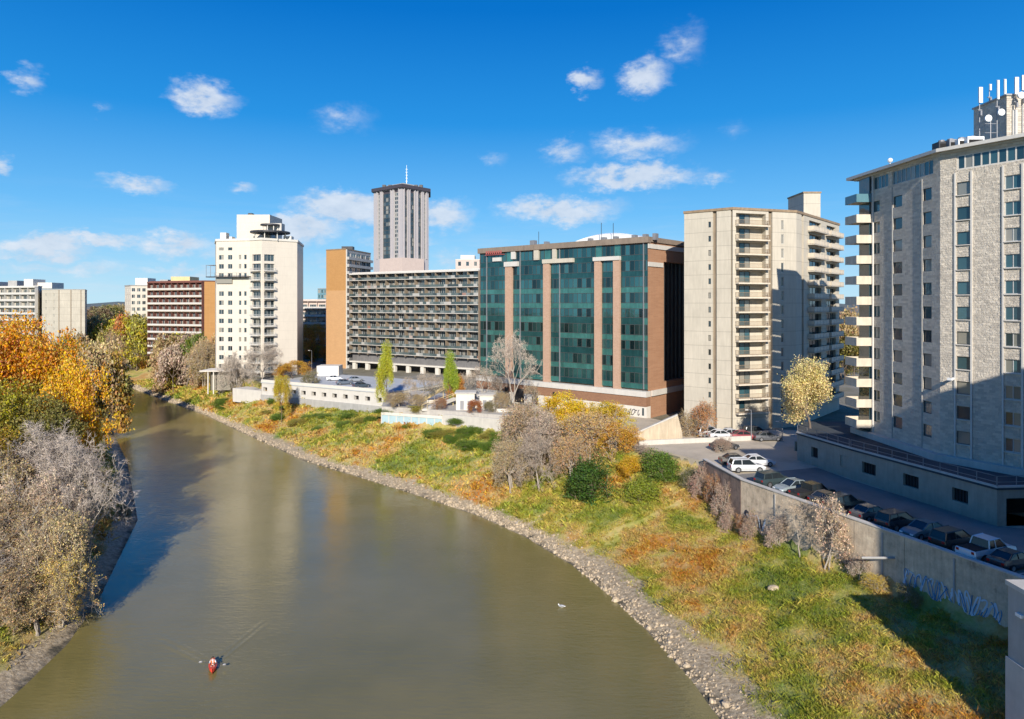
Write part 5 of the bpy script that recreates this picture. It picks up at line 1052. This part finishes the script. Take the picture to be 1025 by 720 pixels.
proto_tree('bushy', 37, 3, [6, 5, 4], 1.0, 16000, .02, .05, trunk=.07, multi=4, up=.2, gnarl=.32)
proto_tree('poplar', 8, 3, [4, 4, 4], .6, 8000, .018, .03, up=1.4); proto_tree('far', 17, 3, [5, 4, 4], .8, 5000, .03, .055, trunk=.2); proto_tree('far2', 19, 3, [5, 4, 4], .75, 5000, .03, .05, trunk=.25)
proto_tree('bare', 23, 4, [5, 3, 3, 3], .85, 2500, .007, .008, True, 5, .075); proto_tree('thin', 9, 4, [3, 3, 3, 2], .6, 900, .007, .006, True, 4, .06, up=.8, trunk=.3); proto_tree('bare2', 5, 4, [4, 4, 3, 3], .85, 11000, .0105, .012, True, 2, .06, multi=2, trunk=.2)
proto_tree('tuft', 67, 4, [4, 4, 3, 3], .9, 12000, .012, .020, True, 2, .06, multi=3, trunk=.14, gnarl=.3); proto_tree('shrub', 53, 3, [5, 4, 4], 1.0, 9000, .02, .055, trunk=.1, multi=3, up=.15, gnarl=.3); proto_tree('dry', 59, 3, [5, 4, 4], 1.0, 3600, .017, .012, True, 5, .12, gnarl=.3, trunk=.10, multi=2, up=.2)
def tree(key, x, y, h, w, col, label, name='tree', cat='tree', group=None, z=None, bark=None, rz=None):
    tr, lf, tw = TREES[key]; z = hz(x, y) if z is None else z; root = empty(name, (x, y, z - .15), label, cat, group); root.scale = (w, w, h); root.rotation_euler = (0, 0, random.uniform(0, 6.28) if rz is None else rz)
    if group: GROUPS.setdefault(group, []).append((CX + FPX * x / y, root, label))
    for nme, me in (('trunk', tr), ('crown', lf), ('twigs', tw)):
        if me is None: continue
        if nme != 'crown' and len(me.materials) == 0: me.materials.append(M['twig'] if nme == 'twigs' else M['palebark' if tw else 'bark'])
        o = link_mesh(nme, me, None, root); o.color = (*col, 1)
    return root
# left bank, near
for key, px, Y, top, w, col, lab in (
    ('maple', 18, 112, 327, 17, ORG, 'tallest orange tree at the left edge of the photo'), ('maple2', 50, 106, 324, 15, (.56, .27, .015), 'tall golden orange tree reaching over the left bank'), ('elm', -18, 100, 345, 16, (.52, .24, .02), 'rust orange tree cut by the left edge'),
    ('maple', 82, 97, 368, 9, (.66, .38, .015), 'low golden tree leaning out over the water'), ('elm', 10, 92, 385, 13, YG, 'yellow green tree below the orange trees at the left edge'), ('maple2', 42, 90, 400, 11, OL, 'olive green tree between the orange and the bare trees'),
    ('maple2', 62, 128, 352, 12, YEL, 'yellow tree just behind the golden orange tree'), ('elm', 84, 165, 356, 8.5, STRAW, 'tan tree behind the golden leaning tree'), ('maple', -8, 84, 425, 11, (.33, .24, .03), 'dull yellow tree under the yellow green one at the left edge')):
    x, y = D(px - 10, Y); z = hz(x, y); tree(key, x, y, ZY(top, Y) - z, w, col, lab, 'maple_tree' if 'maple' in key else 'elm_tree', 'tree', z=z)
for i, (key, px, Y, top, w, col, lab) in enumerate((
    ('bare', 45, 86, 425, 13, (.50, .42, .36), 'pale bare tree below the olive green tree'), ('bare', 72, 82, 440, 11, (.50, .42, .36), 'bare grey tree reaching over the blue water'), ('thin', 96, 78, 478, 8, (.55, .47, .40), 'low bare branches hanging farthest out over the water'), ('bare2', -5, 78, 452, 12, TAN, 'tan twiggy tree at the left edge below the olive tree'),
    ('bare2', 58, 76, 478, 9, (.52, .40, .28), 'pinkish bare tree in the middle of the left bank'), ('tuft', 18, 73, 500, 9, (.36, .26, .13), 'brown tree with dark gaps, left bank middle'), ('tuft', 66, 71.5, 515, 7.5, STRAW, 'straw coloured tree at the water edge of the left bank'), ('tuft', -12, 68, 520, 10, (.34, .24, .12), 'brown leafed tree at the left edge above the shore'),
    ('bare2', 36, 69, 532, 8, (.50, .38, .22), 'straw leafed bush tree above the near left shore'), ('tuft', 72, 68.5, 556, 6, (.58, .43, .13), 'yellowish twiggy tree lowest at the water edge'), ('tuft', 8, 64, 572, 7.5, (.40, .28, .13), 'brown shrub tree nearest the bottom left corner'), ('tuft', 50, 66, 585, 6, (.50, .37, .16), 'small tan tree over the near left shore'), ('bare', -25, 63, 560, 9, PINK, 'bare tree cut by the left edge, lowest one'))):
    x, y = D(px - 11, Y); z = max(hz(x, y), .3); tree(key, x, y, max(3, ZY(top, Y) - z), w, col, lab, 'bare_tree', 'tree', z=z)
# undergrowth on the left bank
for i in range(20):
    Y = random.uniform(60, 130); d = random.uniform(1.5, 15); sx = np.interp(Y, [p[1] for p in SL[2:9]], [p[0] for p in SL[2:9]]); x = sx - d
    tree(random.choice(['dry', 'shrub']), x, Y, random.uniform(1.0, 2.6), random.uniform(2.5, 4.5), random.choice([TAN, STRAW, OL, RUST, PINK]), 'dry undergrowth bush beneath the trees on the left bank', 'bush', 'bush', 'undergrowth bushes on the left bank')
# right bank, named ones
right = [('round', 388.5, 158, 346, 4.6, (.42, .43, .04), 'yellow green poplar beside the parkade end', 'poplar_tree', 10), ('round', 449, 154, 355, 4.2, (.28, .36, .04), 'greener poplar on the garden terrace', 'poplar_tree', 10),
    ('maple2', 456, 156, 376, 5, (.50, .24, .05), 'small orange tree behind the greener poplar', 'maple_tree', 10), ('round', 811, 102, 364, 9.6, (.64, .54, .24), 'round pale yellow tree in front of the cream tower', 'elm_tree', 14.3), ('thin', 512, 139, 334, 11, (.55, .46, .38), 'tall bare tree in front of the glass office block', 'bare_tree', 8.5),
    ('maple', 568, 119, 396, 9.5, (.60, .42, .02), 'bright yellow tree among the bushes by the glass office block', 'maple_tree', None), ('maple2', 603, 117, 402, 8, (.54, .40, .04), 'second yellow tree left of the ramp wall', 'maple_tree', None), ('tuft', 527, 118, 404, 11, (.46, .33, .19), 'greyish pink thicket tree at the left of the bush cluster', 'bare_tree', None),
    ('bare2', 552, 113, 412, 10, (.48, .37, .27), 'pinkish twiggy tree in the middle of the bush cluster', 'bare_tree', None), ('bare', 540, 107, 432, 9, (.38, .29, .22), 'dull brown thicket tree nearest the river in the cluster', 'bare_tree', None), ('tuft', 588, 109, 413, 10, (.55, .36, .13), 'orange brown twiggy tree in the bush cluster', 'bare_tree', None),
    ('tuft', 573, 105, 436, 6.5, (.50, .32, .14), 'rust twiggy bush just behind the dark green bush', 'bush', None), ('tuft', 512, 109, 440, 7, (.42, .32, .16), 'pale twiggy bush at the left foot of the bush cluster', 'bush', None),
    ('maple2', 621, 109, 424, 7.5, (.52, .30, .05), 'orange tree at the right of the bush cluster', 'maple_tree', None), ('bushy', 590, 100, 461, 7.6, (.06, .115, .02), 'dark green round bush on the upper bank', 'bush', None), ('bushy', 661, 101, 452, 6.6, (.12, .19, .03), 'green bush right of the orange tree, near the lot edge', 'bush', None),
    ('round', 632, 101, 458, 4.6, (.55, .35, .02), 'golden bush between the two green bushes', 'bush', None), ('bushy', 645, 97, 479, 5.5, (.26, .30, .04), 'yellow green bush below the green lot edge bush', 'bush', None), ('bare2', 708, 116, 402, 6, (.50, .24, .08), 'orange leafed bare tree at the left foot of the cream tower', 'bare_tree', lotz), ('dry', 690, 118, 412, 5, TAN, 'tan shrub tree left of the cream tower', 'bare_tree', lotz),
    ('dry', 690, 98, 468, 4.8, (.14, .15, .04), 'dark olive bush at the left end of the retaining wall', 'bush', None), ('dry', 640, 106, 446, 4.5, PINK, 'greyish bush at the edge of the tan lot', 'bush', None), ('bare2', 723, 104, 437, 3, (.42, .3, .22), 'thin bare sapling in the sunny lot', 'bare_tree', lotz),
    ('bare', 262, 196, 345, 13, (.50, .42, .34), 'large bare tree in front of the white tower', 'bare_tree', None), ('bare', 234, 203, 354, 10, (.50, .42, .34), 'bare tree at the left foot of the white tower', 'bare_tree', None), ('maple', 292, 200, 362, 10, (.50, .29, .04), 'golden tree right of the white tower foot', 'maple_tree', None), ('dry', 312, 190, 372, 6, OL, 'olive bush behind the parkade left end', 'bush', None),
    ('elm', 282, 175, 377, 4.6, (.46, .36, .04), 'small yellow tree in front of the parkade wall', 'elm_tree', None), ('poplar', 347, 255, 325, 7, (.40, .24, .05), 'narrow orange tree beside the grey slab', 'poplar_tree', 10), ('elm', 313, 265, 325, 10, (.42, .25, .05), 'orange tree in front of the low pinkish block', 'elm_tree', 10), ('thin', 425, 150, 372, 6, PINK, 'bare tree on the garden terrace between the poplars', 'bare_tree', 10),
    ('thin', 482, 150, 366, 8, PINK, 'bare tree right of the pavilions', 'bare_tree', 10), ('tuft', 400, 150, 392, 6, TAN, 'grey shrub beside the yellow green poplar', 'bush', 10), ('maple2', 476, 143, 400, 3.5, (.35, .14, .05), 'small red bush by the pavilions', 'bush', 10)]
for key, px, Y, top, w, col, lab, nm, z in right:
    x, y = D(px, Y); z = hz(x, y) if z is None else z; tree(key, x, y, max(1.8, ZY(top, Y) - z), w, col, lab, nm, 'bush' if nm == 'bush' else 'tree', z=z)
for key, px, Y, h, w, col in TERR: tree(key, *D(px, Y), h, w, col, 'small bare or brown shrub on the garden terrace', 'bush', 'bush', 'shrubs on the garden terrace', z=10.2)
# twiggy climbers and bushes against the retaining wall
for i, (u, out, h, w, col, key) in enumerate(((3.2, .8, 3.2, 2.6, (.42, .29, .2), 'dry'), (7.6, .9, 3.6, 3.4, (.48, .36, .27), 'dry'), (10.6, .9, 6.4, 5, (.60, .46, .32), 'thin'), (14.2, .9, 7.2, 5.4, (.62, .46, .31), 'dry'), (18.2, .8, 2.6, 2.6, PINK, 'dry'), (20.3, 1.3, 1.7, 2.4, (.55, .40, .05), 'tuft'), (23.5, 1.2, 1.6, 3.2, OL, 'dry'), (.8, 1, 2.4, 2.6, RUST, 'dry'))):
    p = FW2.pt(u, 0, out); tree(key, p[0], p[1], h, w, col, ['reddish climber near the corner of the retaining wall', 'pinkish bush against the wall, below the silver grey car', 'tall thin pinkish climber below the black pickup truck', 'tallest pinkish bush spilling over the wall top', 'low twiggy bush right of the tallest wall bush', 'golden bush at the sun and shade line of the wall', 'olive bush in the shade under the graffiti', 'rust bush at the foot of the wall corner'][i], 'climbing_bush', 'bush')
for i, (u, h, w) in enumerate(((2, 4.6, 3.4), (5, 4.4, 3.2), (8.2, 4.6, 3.4), (10.6, 3.2, 2.6))):
    p = FW1.pt(u, 0, 1.0); tree('dry', p[0], p[1], h, w, [(.40, .25, .18), RUST, (.4, .27, .2), (.44, .3, .22)][i], ['dark brown vine bush at the far end of the brick wall part', 'rust vine bush on the brick wall part', 'pinkish vine bush nearer the wall corner', 'pale vine bush at the wall corner'][i], 'climbing_bush', 'bush')
# woods along both banks further upstream and behind the blocks
n = 0
def far_tree(px, Y, top, w, col, grp, lab):
    x, y = D(px, Y); z = max(hz(x, y), 0); 
    if z < .3: return
    tree(random.choice(['far', 'far2', 'far', 'tuft']) if Y < 420 else 'far', x, y, max(4, ZY(top, Y) - z), w, col, lab, 'autumn_tree', 'tree', grp, z=z)
cols = [TAN, TAN, (.50, .32, .06), (.30, .27, .07), (.40, .30, .17), (.50, .34, .18), PINK, (.14, .19, .03), (.44, .21, .06), (.42, .37, .05)]
r = random.Random(9)
for i in range(34):
    px = 118 + 98 * r.random(); Y = r.uniform(238, 262) if px < 200 else r.uniform(232, 250); far_tree(px, Y, r.uniform(336, 352), r.uniform(8, 13), r.choice(cols), 'autumn trees below the red brick block', 'autumn tree on the bank below the red brick block')
for i in range(34): px = r.uniform(80, 150); Y = r.uniform(290, 380); far_tree(px, Y, r.uniform(316, 334), r.uniform(10, 16), r.choice(cols), 'autumn trees beyond the river bend', 'autumn tree beyond the river bend')
for i in range(40): px = r.uniform(60, 135); Y = r.uniform(400, 800); far_tree(px, Y, r.uniform(306, 314), r.uniform(14, 24), r.choice([TAN, OL, (.2, .14, .08), (.22, .2, .08)]), 'far trees between the beige slab and the white block', 'far hazy tree between the beige slab and the white block')
for i in range(20): px = r.uniform(75, 112); Y = r.uniform(165, 230); x, y = D(px, Y); far_tree(px, Y, r.uniform(345, 372), r.uniform(8, 12), r.choice([TAN, STRAW, OL, (.4, .26, .05)]), 'trees on the left bank by the river bend', 'straw or golden tree on the left bank by the river bend')
for i in range(16): px = r.uniform(300, 350); Y = r.uniform(262, 290); far_tree(px, Y, r.uniform(340, 358), r.uniform(6, 10), r.choice(cols), 'trees in front of the orange tower', 'low autumn tree at the foot of the orange tower')
for i in range(12): px = r.uniform(842, 872); Y = r.uniform(190, 320); far_tree(px, Y, r.uniform(312, 345), r.uniform(8, 12), r.choice([TAN, OL]), 'trees seen between the cream and stone towers', 'autumn tree seen between the cream and stone towers')
for i in range(20): px = r.uniform(-40, 80); Y = r.uniform(180, 270); far_tree(px, Y, r.uniform(335, 350), r.uniform(9, 14), r.choice([TAN, OL, ORG, RUST]), 'trees in front of the beige blocks', 'autumn tree in front of the beige blocks')
# bushes along the bank
for i in range(46):
    t = r.random(); px = 200 + 320 * t; yb = np.interp(px, [200, 262, 385, 500, 540], [392, 405, 424, 444, 455]); z = 5.2; x, y = G(px, yb + r.uniform(-2, 8), z)
    z = hz(x, y)
    if z < 2 or z > 9.5: continue
    tree('shrub', x, y, r.uniform(.8, 2.0), r.uniform(2.5, 6), r.choice([(.14, .22, .03), (.19, .26, .04), (.12, .19, .025), (.34, .30, .06)]), 'green shrub on the upper bank below the parkade and fence', 'bush', 'bush', 'green shrubs below the parkade and garden fence', z=z)

# ------------------------------------------------------------------ weeds, rocks, reeds: uncountable ground cover
def scatter(n, xr, yr, zr, keep=None):
    X = rng.uniform(*xr, n); Y = rng.uniform(*yr, n); Z = height(X, Y); m = (Z > zr[0]) & (Z < zr[1]); X, Y, Z = X[m], Y[m], Z[m]
    px = CX + FPX * X / Y; m = (px > -40) & (px < 1060); return X[m], Y[m], Z[m]
def weeds():
    Vs = []
    for n, xr, yr, hmn, hmx, wd in ((900000, (-5, 50), (42, 110), .05, .27, .022), (190000, (-90, 30), (95, 215), .2, .7, .10), (60000, (-160, -80), (190, 275), .4, 1.1, .2), (70000, (-75, -38), (45, 110), .1, .5, .05)):
        X, Y, Z = scatter(n, xr, yr, (.6, 9.4)); k = len(X)
        dens = .5 + .5 * np.sin(X * .55 + np.sin(Y * .41) * 2) * np.sin(Y * .47 + np.sin(X * .33) * 2); m = (rng.uniform(size=k) < .35 + .65 * dens) & ((Z > .95) | (rng.uniform(size=k) < .18)); X, Y, Z, dens = X[m], Y[m], Z[m], dens[m]; k = len(X)
        h = (hmn + (hmx - hmn) * rng.uniform(size=k) ** 2 * (.5 + dens)); a = rng.uniform(0, 6.28, k); lean = rng.normal(size=(k, 2)) * .75 * h[:, None]; w = wd * rng.uniform(.6, 1.6, k)
        P = np.stack([X, Y, Z - .05], 1); s = np.stack([np.cos(a) * w, np.sin(a) * w, np.zeros(k)], 1); tip = P + np.stack([lean[:, 0], lean[:, 1], h + .05], 1); mid = P + np.stack([lean[:, 0] * .3, lean[:, 1] * .3, h * .55], 1)
        Vs.append(np.stack([P - s, P + s, mid + s * 1.3, tip], 1))
    for nc, xr, yr, hm, wd in ((3200, (0, 50), (44, 110), .52, .026), (1500, (-85, 20), (95, 200), .9, .09), (700, (-70, -40), (50, 105), .6, .04)):      # taller clumps and dead stalks
        X, Y, Z = scatter(nc, xr, yr, (.9, 9.2)); q = 55; rr = rng.uniform(.3, .9, len(X)); X = np.repeat(X, q) + rng.normal(size=len(X) * q) * np.repeat(rr, q) * .5; Y = np.repeat(Y, q) + rng.normal(size=len(Y) * q) * np.repeat(rr, q) * .5; Z = np.repeat(Z, q); k = len(X)
        h = hm * rng.uniform(.3, 1.1, k) * np.repeat(rr, q) * 1.25; a = rng.uniform(0, 6.28, k); lean = rng.normal(size=(k, 2)) * .5 * h[:, None]; w = wd * rng.uniform(.5, 1.4, k); P = np.stack([X, Y, Z + h * .25], 1)
        s = np.stack([np.cos(a) * w, np.sin(a) * w, np.zeros(k)], 1); tip = P + np.stack([lean[:, 0], lean[:, 1], h * .75], 1); mid = P + np.stack([lean[:, 0] * .3, lean[:, 1] * .3, h * .4], 1); Vs.append(np.stack([P - s * .5, P + s * .5, mid + s * 1.5, tip], 1))
    V = np.concatenate(Vs); me = quick_mesh('weeds', V.reshape(-1, 3), np.arange(len(V) * 4).reshape(-1, 4)); me.materials.append(M['weeds'])
    tag(link_mesh('bank_weeds', me, None), 'rust, straw and green weeds and grass covering both river banks', 'weeds', kind='stuff')
weeds()
def rocks():
    ico = MB(); ico.ball((0, 0, 0), 1, 6, 4); b = np.array(ico.v); f = [q for q in ico.f]; Vs = []; Fs = []; c = 0
    pl = np.array(SR[1:17]); seg = np.hypot(*(pl[1:] - pl[:-1]).T); cs = np.concatenate([[0], np.cumsum(seg)])
    for i in range(3000):
        t = rng.uniform(0, cs[-1]) if i % 3 else rng.uniform(20, 100); j = min(np.searchsorted(cs, t) - 1, len(seg) - 1); j = max(j, 0); p = pl[j] + (pl[j + 1] - pl[j]) * (t - cs[j]) / seg[j]; d = (pl[j + 1] - pl[j]) / seg[j]; nrm = np.array([d[1], -d[0]]) * (1 if True else 1)
        off = abs(rng.normal()) * 1.25 + .05; q = p + np.array([abs(d[1]), abs(d[0])]) * off
        s = rng.uniform(.03, .10) * (1 + q[1] / 150) if rng.uniform() < .96 else rng.uniform(.15, .38); z = height(q[0:1], q[1:2])[0]; V = b * s * rng.uniform(.6, 1.3, 3) * (1 + rng.normal(size=b.shape) * .12) + np.array([q[0], q[1], max(z, 0) + s * .15]); Vs.append(V); Fs += [tuple(k + c for k in g) for g in f]; c += len(b)
    me = bpy.data.meshes.new('shore_rocks'); me.from_pydata(np.concatenate(Vs).tolist(), [], Fs); me.update(); me.materials.append(M['rock']); tag(link_mesh('shore_rocks', me, None), 'pale broken rocks strewn along the waterline of the right bank', 'rocks', kind='stuff')
rocks()
# driftwood logs and a boulder
for i, (px, py, l, a, lab) in enumerate(((516, 515, 3.2, 40, 'pale driftwood log above the rocky shore below the bush cluster'), (774, 592, 1.0, 10, 'single pale boulder lying in the grass below the wall'))):
    x, y = G(px, py, 2 if i == 0 else 3.2); z = hz(x, y); m = MB()
    if i == 0: m.tube([(0, 0, .1), (l * .4, .3, .35), (l * .75, .5, .3), (l, .4, .6)], [.2, .16, .12, .05], 7); m.tube([(l * .4, .3, .35), (l * .5, -.4, .7)], [.1, .03], 5)
    else: m.ball((0, 0, .25), .5, 8, 5, sc=(1.3, .9, .6))
    o = link_mesh('driftwood' if i == 0 else 'boulder', m.mesh('x'), M['palebark'] if i == 0 else M['rock'], None, (x, y, z), R(a)); tag(o, lab, ['driftwood', 'boulder'][i])

# ------------------------------------------------------------------ boat with paddler, gull
def skin_body(name, pts, edges, radii, mat, parent, loc=(0, 0, 0)):
    me = bpy.data.meshes.new(name); me.from_pydata(pts, edges, []); o = bpy.data.objects.new(name, me); COL.objects.link(o); o.parent = parent; o.location = loc
    sk = o.modifiers.new('skin', 'SKIN'); 
    for v, rr in zip(me.skin_vertices[0].data, radii): v.radius = (rr, rr)
    me.skin_vertices[0].data[0].use_root = True; ss = o.modifiers.new('sub', 'SUBSURF'); ss.levels = 2; ss.render_levels = 2; me.materials.append(mat); sk.use_smooth_shade = True; return o
def kayak():
    x, y = G(213, 668, .1); a = R(-68); bo = empty('kayak', (x, y, .05), 'small red kayak on the brown river', 'kayak'); bo.rotation_euler = (0, 0, a); bo.scale = (.7, .85, .9)
    m = MB(); pr = None; n = 14
    for i in range(n + 1):
        t = i / n * 2 - 1; hw = .42 * max(0.02, (1 - abs(t) ** 2.4)) ** .7; L = 1.65; zt = .30 + .16 * t * t; ring = [(t * L, -hw, zt), (t * L, -hw * .85, zt * .4), (t * L, 0, -.12 + .12 * t * t), (t * L, hw * .85, zt * .4), (t * L, hw, zt), (t * L, hw * .5, zt + .08), (t * L, -hw * .5, zt + .08)]
        if pr:
            for k in range(7):
                if k in (4, 5, 6) and 4 < i < 10 and k == 5: continue
                q = (k + 1) % 7; m.quad(pr[k], ring[k], ring[q], pr[q])
        pr = ring
    link_mesh('hull', m.mesh('hull', smooth=True), M['red'], bo); m = MB(); m.tube([(.45 * math.cos(t * math.pi / 6), .24 * math.sin(t * math.pi / 6), .42) for t in range(13)], .035, 5); link_mesh('cockpit_rim', m.mesh('r'), M['dark'], bo); m = MB(); m.box(-.4, -.3, -.2, .2, .25, .7); link_mesh('seat_back', m.mesh('s'), M['dark'], bo)
    pe = empty('person', (x, y, .05), 'paddler in a pale shirt and orange vest seated in the red kayak', 'person'); pe.rotation_euler = (0, 0, a); pe.scale = (.9, .9, .9)
    pts = [(0, 0, .30), (.02, 0, .52), (.02, 0, .76), (.02, 0, .86), (.04, 0, .94), (.05, 0, 1.02), (.03, .17, .78), (.2, .3, .58), (.42, .3, .66), (.03, -.17, .78), (.2, -.32, .62), (.42, -.28, .72), (.1, .1, .3), (.5, .14, .42), (.85, .1, .25), (.1, -.1, .3), (.5, -.14, .42), (.85, -.1, .25), (.5, .29, .68), (.5, -.27, .74)]
    ed = [(0, 1), (1, 2), (2, 3), (3, 4), (4, 5), (2, 6), (6, 7), (7, 8), (8, 18), (2, 9), (9, 10), (10, 11), (11, 19), (0, 12), (12, 13), (13, 14), (0, 15), (15, 16), (16, 17)]
    rad = [.15, .14, .15, .06, .085, .09, .065, .045, .035, .065, .045, .035, .09, .07, .05, .09, .07, .05, .04, .04]
    skin_body('body', pts, ed, rad, M['skin'], pe)
    sh = skin_body('shirt', [pts[i] for i in (1, 2, 6, 7, 9, 10)] + [(0, 0, .34)], [(0, 1), (1, 2), (2, 3), (1, 4), (4, 5), (0, 6)], [.165, .175, .085, .062, .085, .062, .175], M['cloth'], pe)
    m = MB(); m.box(-.16, .2, -.17, -.05, .42, .82); m.box(-.16, .2, .05, .17, .42, .82); m.box(-.175, -.15, -.15, .15, .42, .82); bevel(link_mesh('vest', m.mesh('v'), M['orange'], pe), .03, 2)
    m = MB(); m.ball((.03, 0, 1.06), .125, 12, 7, sc=(1, .95, .75)); link_mesh('hair', m.mesh('h', smooth=True), M['hair'], pe)
    m = MB(); m.ball((.13, 0, 1.0), .022, 6, 4); m.ball((.125, .035, 1.03), .012, 5, 4); m.ball((.125, -.035, 1.03), .012, 5, 4); link_mesh('face', m.mesh('f'), M['skin'], pe)
    for s in (1, -1):
        m = MB()
        for k in range(5): yy = s * .29 + (k - 2) * .02; m.tube([(.5, yy, .70), (.54, yy, .74), (.55, yy, .70), (.53, yy, .67)], [.011, .01, .01, .008], 4)
        link_mesh('hand', m.mesh('hd'), M['skin'], pe, (0, 0, .0 if s > 0 else .05))
    w = empty('paddle', (x, y, .05), 'double bladed paddle held across the red kayak', 'paddle'); w.rotation_euler = (0, 0, a); w.scale = (.9, .8, .9); m = MB(); m.tube([(.54, 1.05, .42), (.54, -1.05, 1.0)], .018, 6); link_mesh('shaft', m.mesh('p'), M['dark'], w)
    for s in (1, -1): m = MB(); yy = s * 1.22; zz = .71 - s * .34; m.ball((.54, yy, zz), .22, 8, 6, sc=(.15, 1, .45)); link_mesh('blade', m.mesh('b', smooth=True), M['grey'], w)
kayak()
def wake():
    x, y = G(213, 668, 0); m = MB(); hd = Vector((math.cos(R(-68)), math.sin(R(-68)), 0)); bk = -hd; sd = Vector((-hd.y, hd.x, 0)); o = Vector((x, y, 0))
    for s in (1, -1):
        for j in range(2):
            n = 24; pr = None
            for k in range(n + 1):
                t0 = k / n; h = .026 * math.sin(math.pi * min(1, t0 * 1.0 + .02)) * (1 - .4 * j) + .002; c = o + bk * (.3 + 7.5 * t0 + j * 1.3) + sd * s * (.3 + 5.2 * t0); q = (bk * -.35 + sd * s).normalized() * (.3 + .25 * t0)
                ring = [c - q + Vector((0, 0, -.004)), c - q * .5 + Vector((0, 0, h * .5)), c + Vector((0, 0, h)), c + q * .5 + Vector((0, 0, h * .5)), c + q + Vector((0, 0, -.004))]
                if pr:
                    for e in range(4): m.quad(pr[e], ring[e], ring[e + 1], pr[e + 1])
                pr = ring
    tag(m.build('wake', M['water']), kind='structure')
wake()
x, y = G(562, 608, 0); gl = empty('gull', (x, y, 0), 'white gull resting on the river near the right shore', 'bird'); gl.rotation_euler = (0, 0, R(160)); m = MB(); m.ball((0, 0, .12), .16, 10, 7, sc=(2.0, .9, .75)); m.ball((.32, 0, .27), .075, 8, 6); m.tube([(.24, 0, .14), (.31, 0, .26)], [.07, .05], 6); m.tube([(-.26, 0, .13), (-.48, 0, .19)], [.07, .02], 5); link_mesh('body', m.mesh('b', smooth=True), M['whitemetal'], gl)
for s in (1, -1): m = MB(); m.ball((-.05, s * .12, .17), .15, 8, 5, sc=(2, .3, .5)); link_mesh('wing', m.mesh('w', smooth=True), M['grey'], gl)
m = MB(); m.tube([(.38, 0, .26), (.46, 0, .25)], [.02, .006], 5); link_mesh('beak', m.mesh('k'), M['yellow'], gl)

# look-alike trees and bushes: each says which one it is, counted from the left
ORD = ['leftmost', 'second', 'third', 'fourth', 'fifth', 'sixth', 'seventh', 'eighth', 'ninth', 'tenth', 'eleventh', 'twelfth', 'thirteenth', 'fourteenth', 'fifteenth', 'sixteenth', 'seventeenth', 'eighteenth', 'nineteenth', 'twentieth'] + ['twenty ' + k for k in ('first', 'second', 'third', 'fourth', 'fifth', 'sixth', 'seventh', 'eighth', 'ninth')] + ['thirtieth'] + ['thirty ' + k for k in ('first', 'second', 'third', 'fourth', 'fifth', 'sixth', 'seventh', 'eighth', 'ninth')] + ['fortieth'] + ['forty ' + k for k in ('first', 'second', 'third', 'fourth', 'fifth', 'sixth', 'seventh', 'eighth', 'ninth')]
for g, lst in GROUPS.items():
    for k, (px, o, lab) in enumerate(sorted(lst, key=lambda t: t[0])): o['label'] = lab + ', ' + ORD[k] + ('' if k == 0 else ' from the left')
# street lamps and flag poles in the lot
for px, py, zz, h, lab in ((783, 442, lotz, 3.2, 'short lamp post at the podium garage corner'), (752, 441, lotz, 5, 'lamp post at the end of the low wall in the car park'), (312, 372, 10.2, 7, 'lamp post right of the white tower')):
    x, y = G(px, py, zz); s = empty('street_lamp', (x, y, zz), lab, 'street lamp'); m = MB(); m.tube([(x, y, zz), (x, y, zz + h)], [.09, .05], 6); m.tube([(x, y, zz + h), (x - .8, y - .2, zz + h + .1)], .04, 5); m.build('pole', M['grey'], s); m = MB(); m.box(x - 1.1, x - .6, y - .35, y - .05, zz + h + .02, zz + h + .16); m.build('lamp_head', M['offwhite'], s)
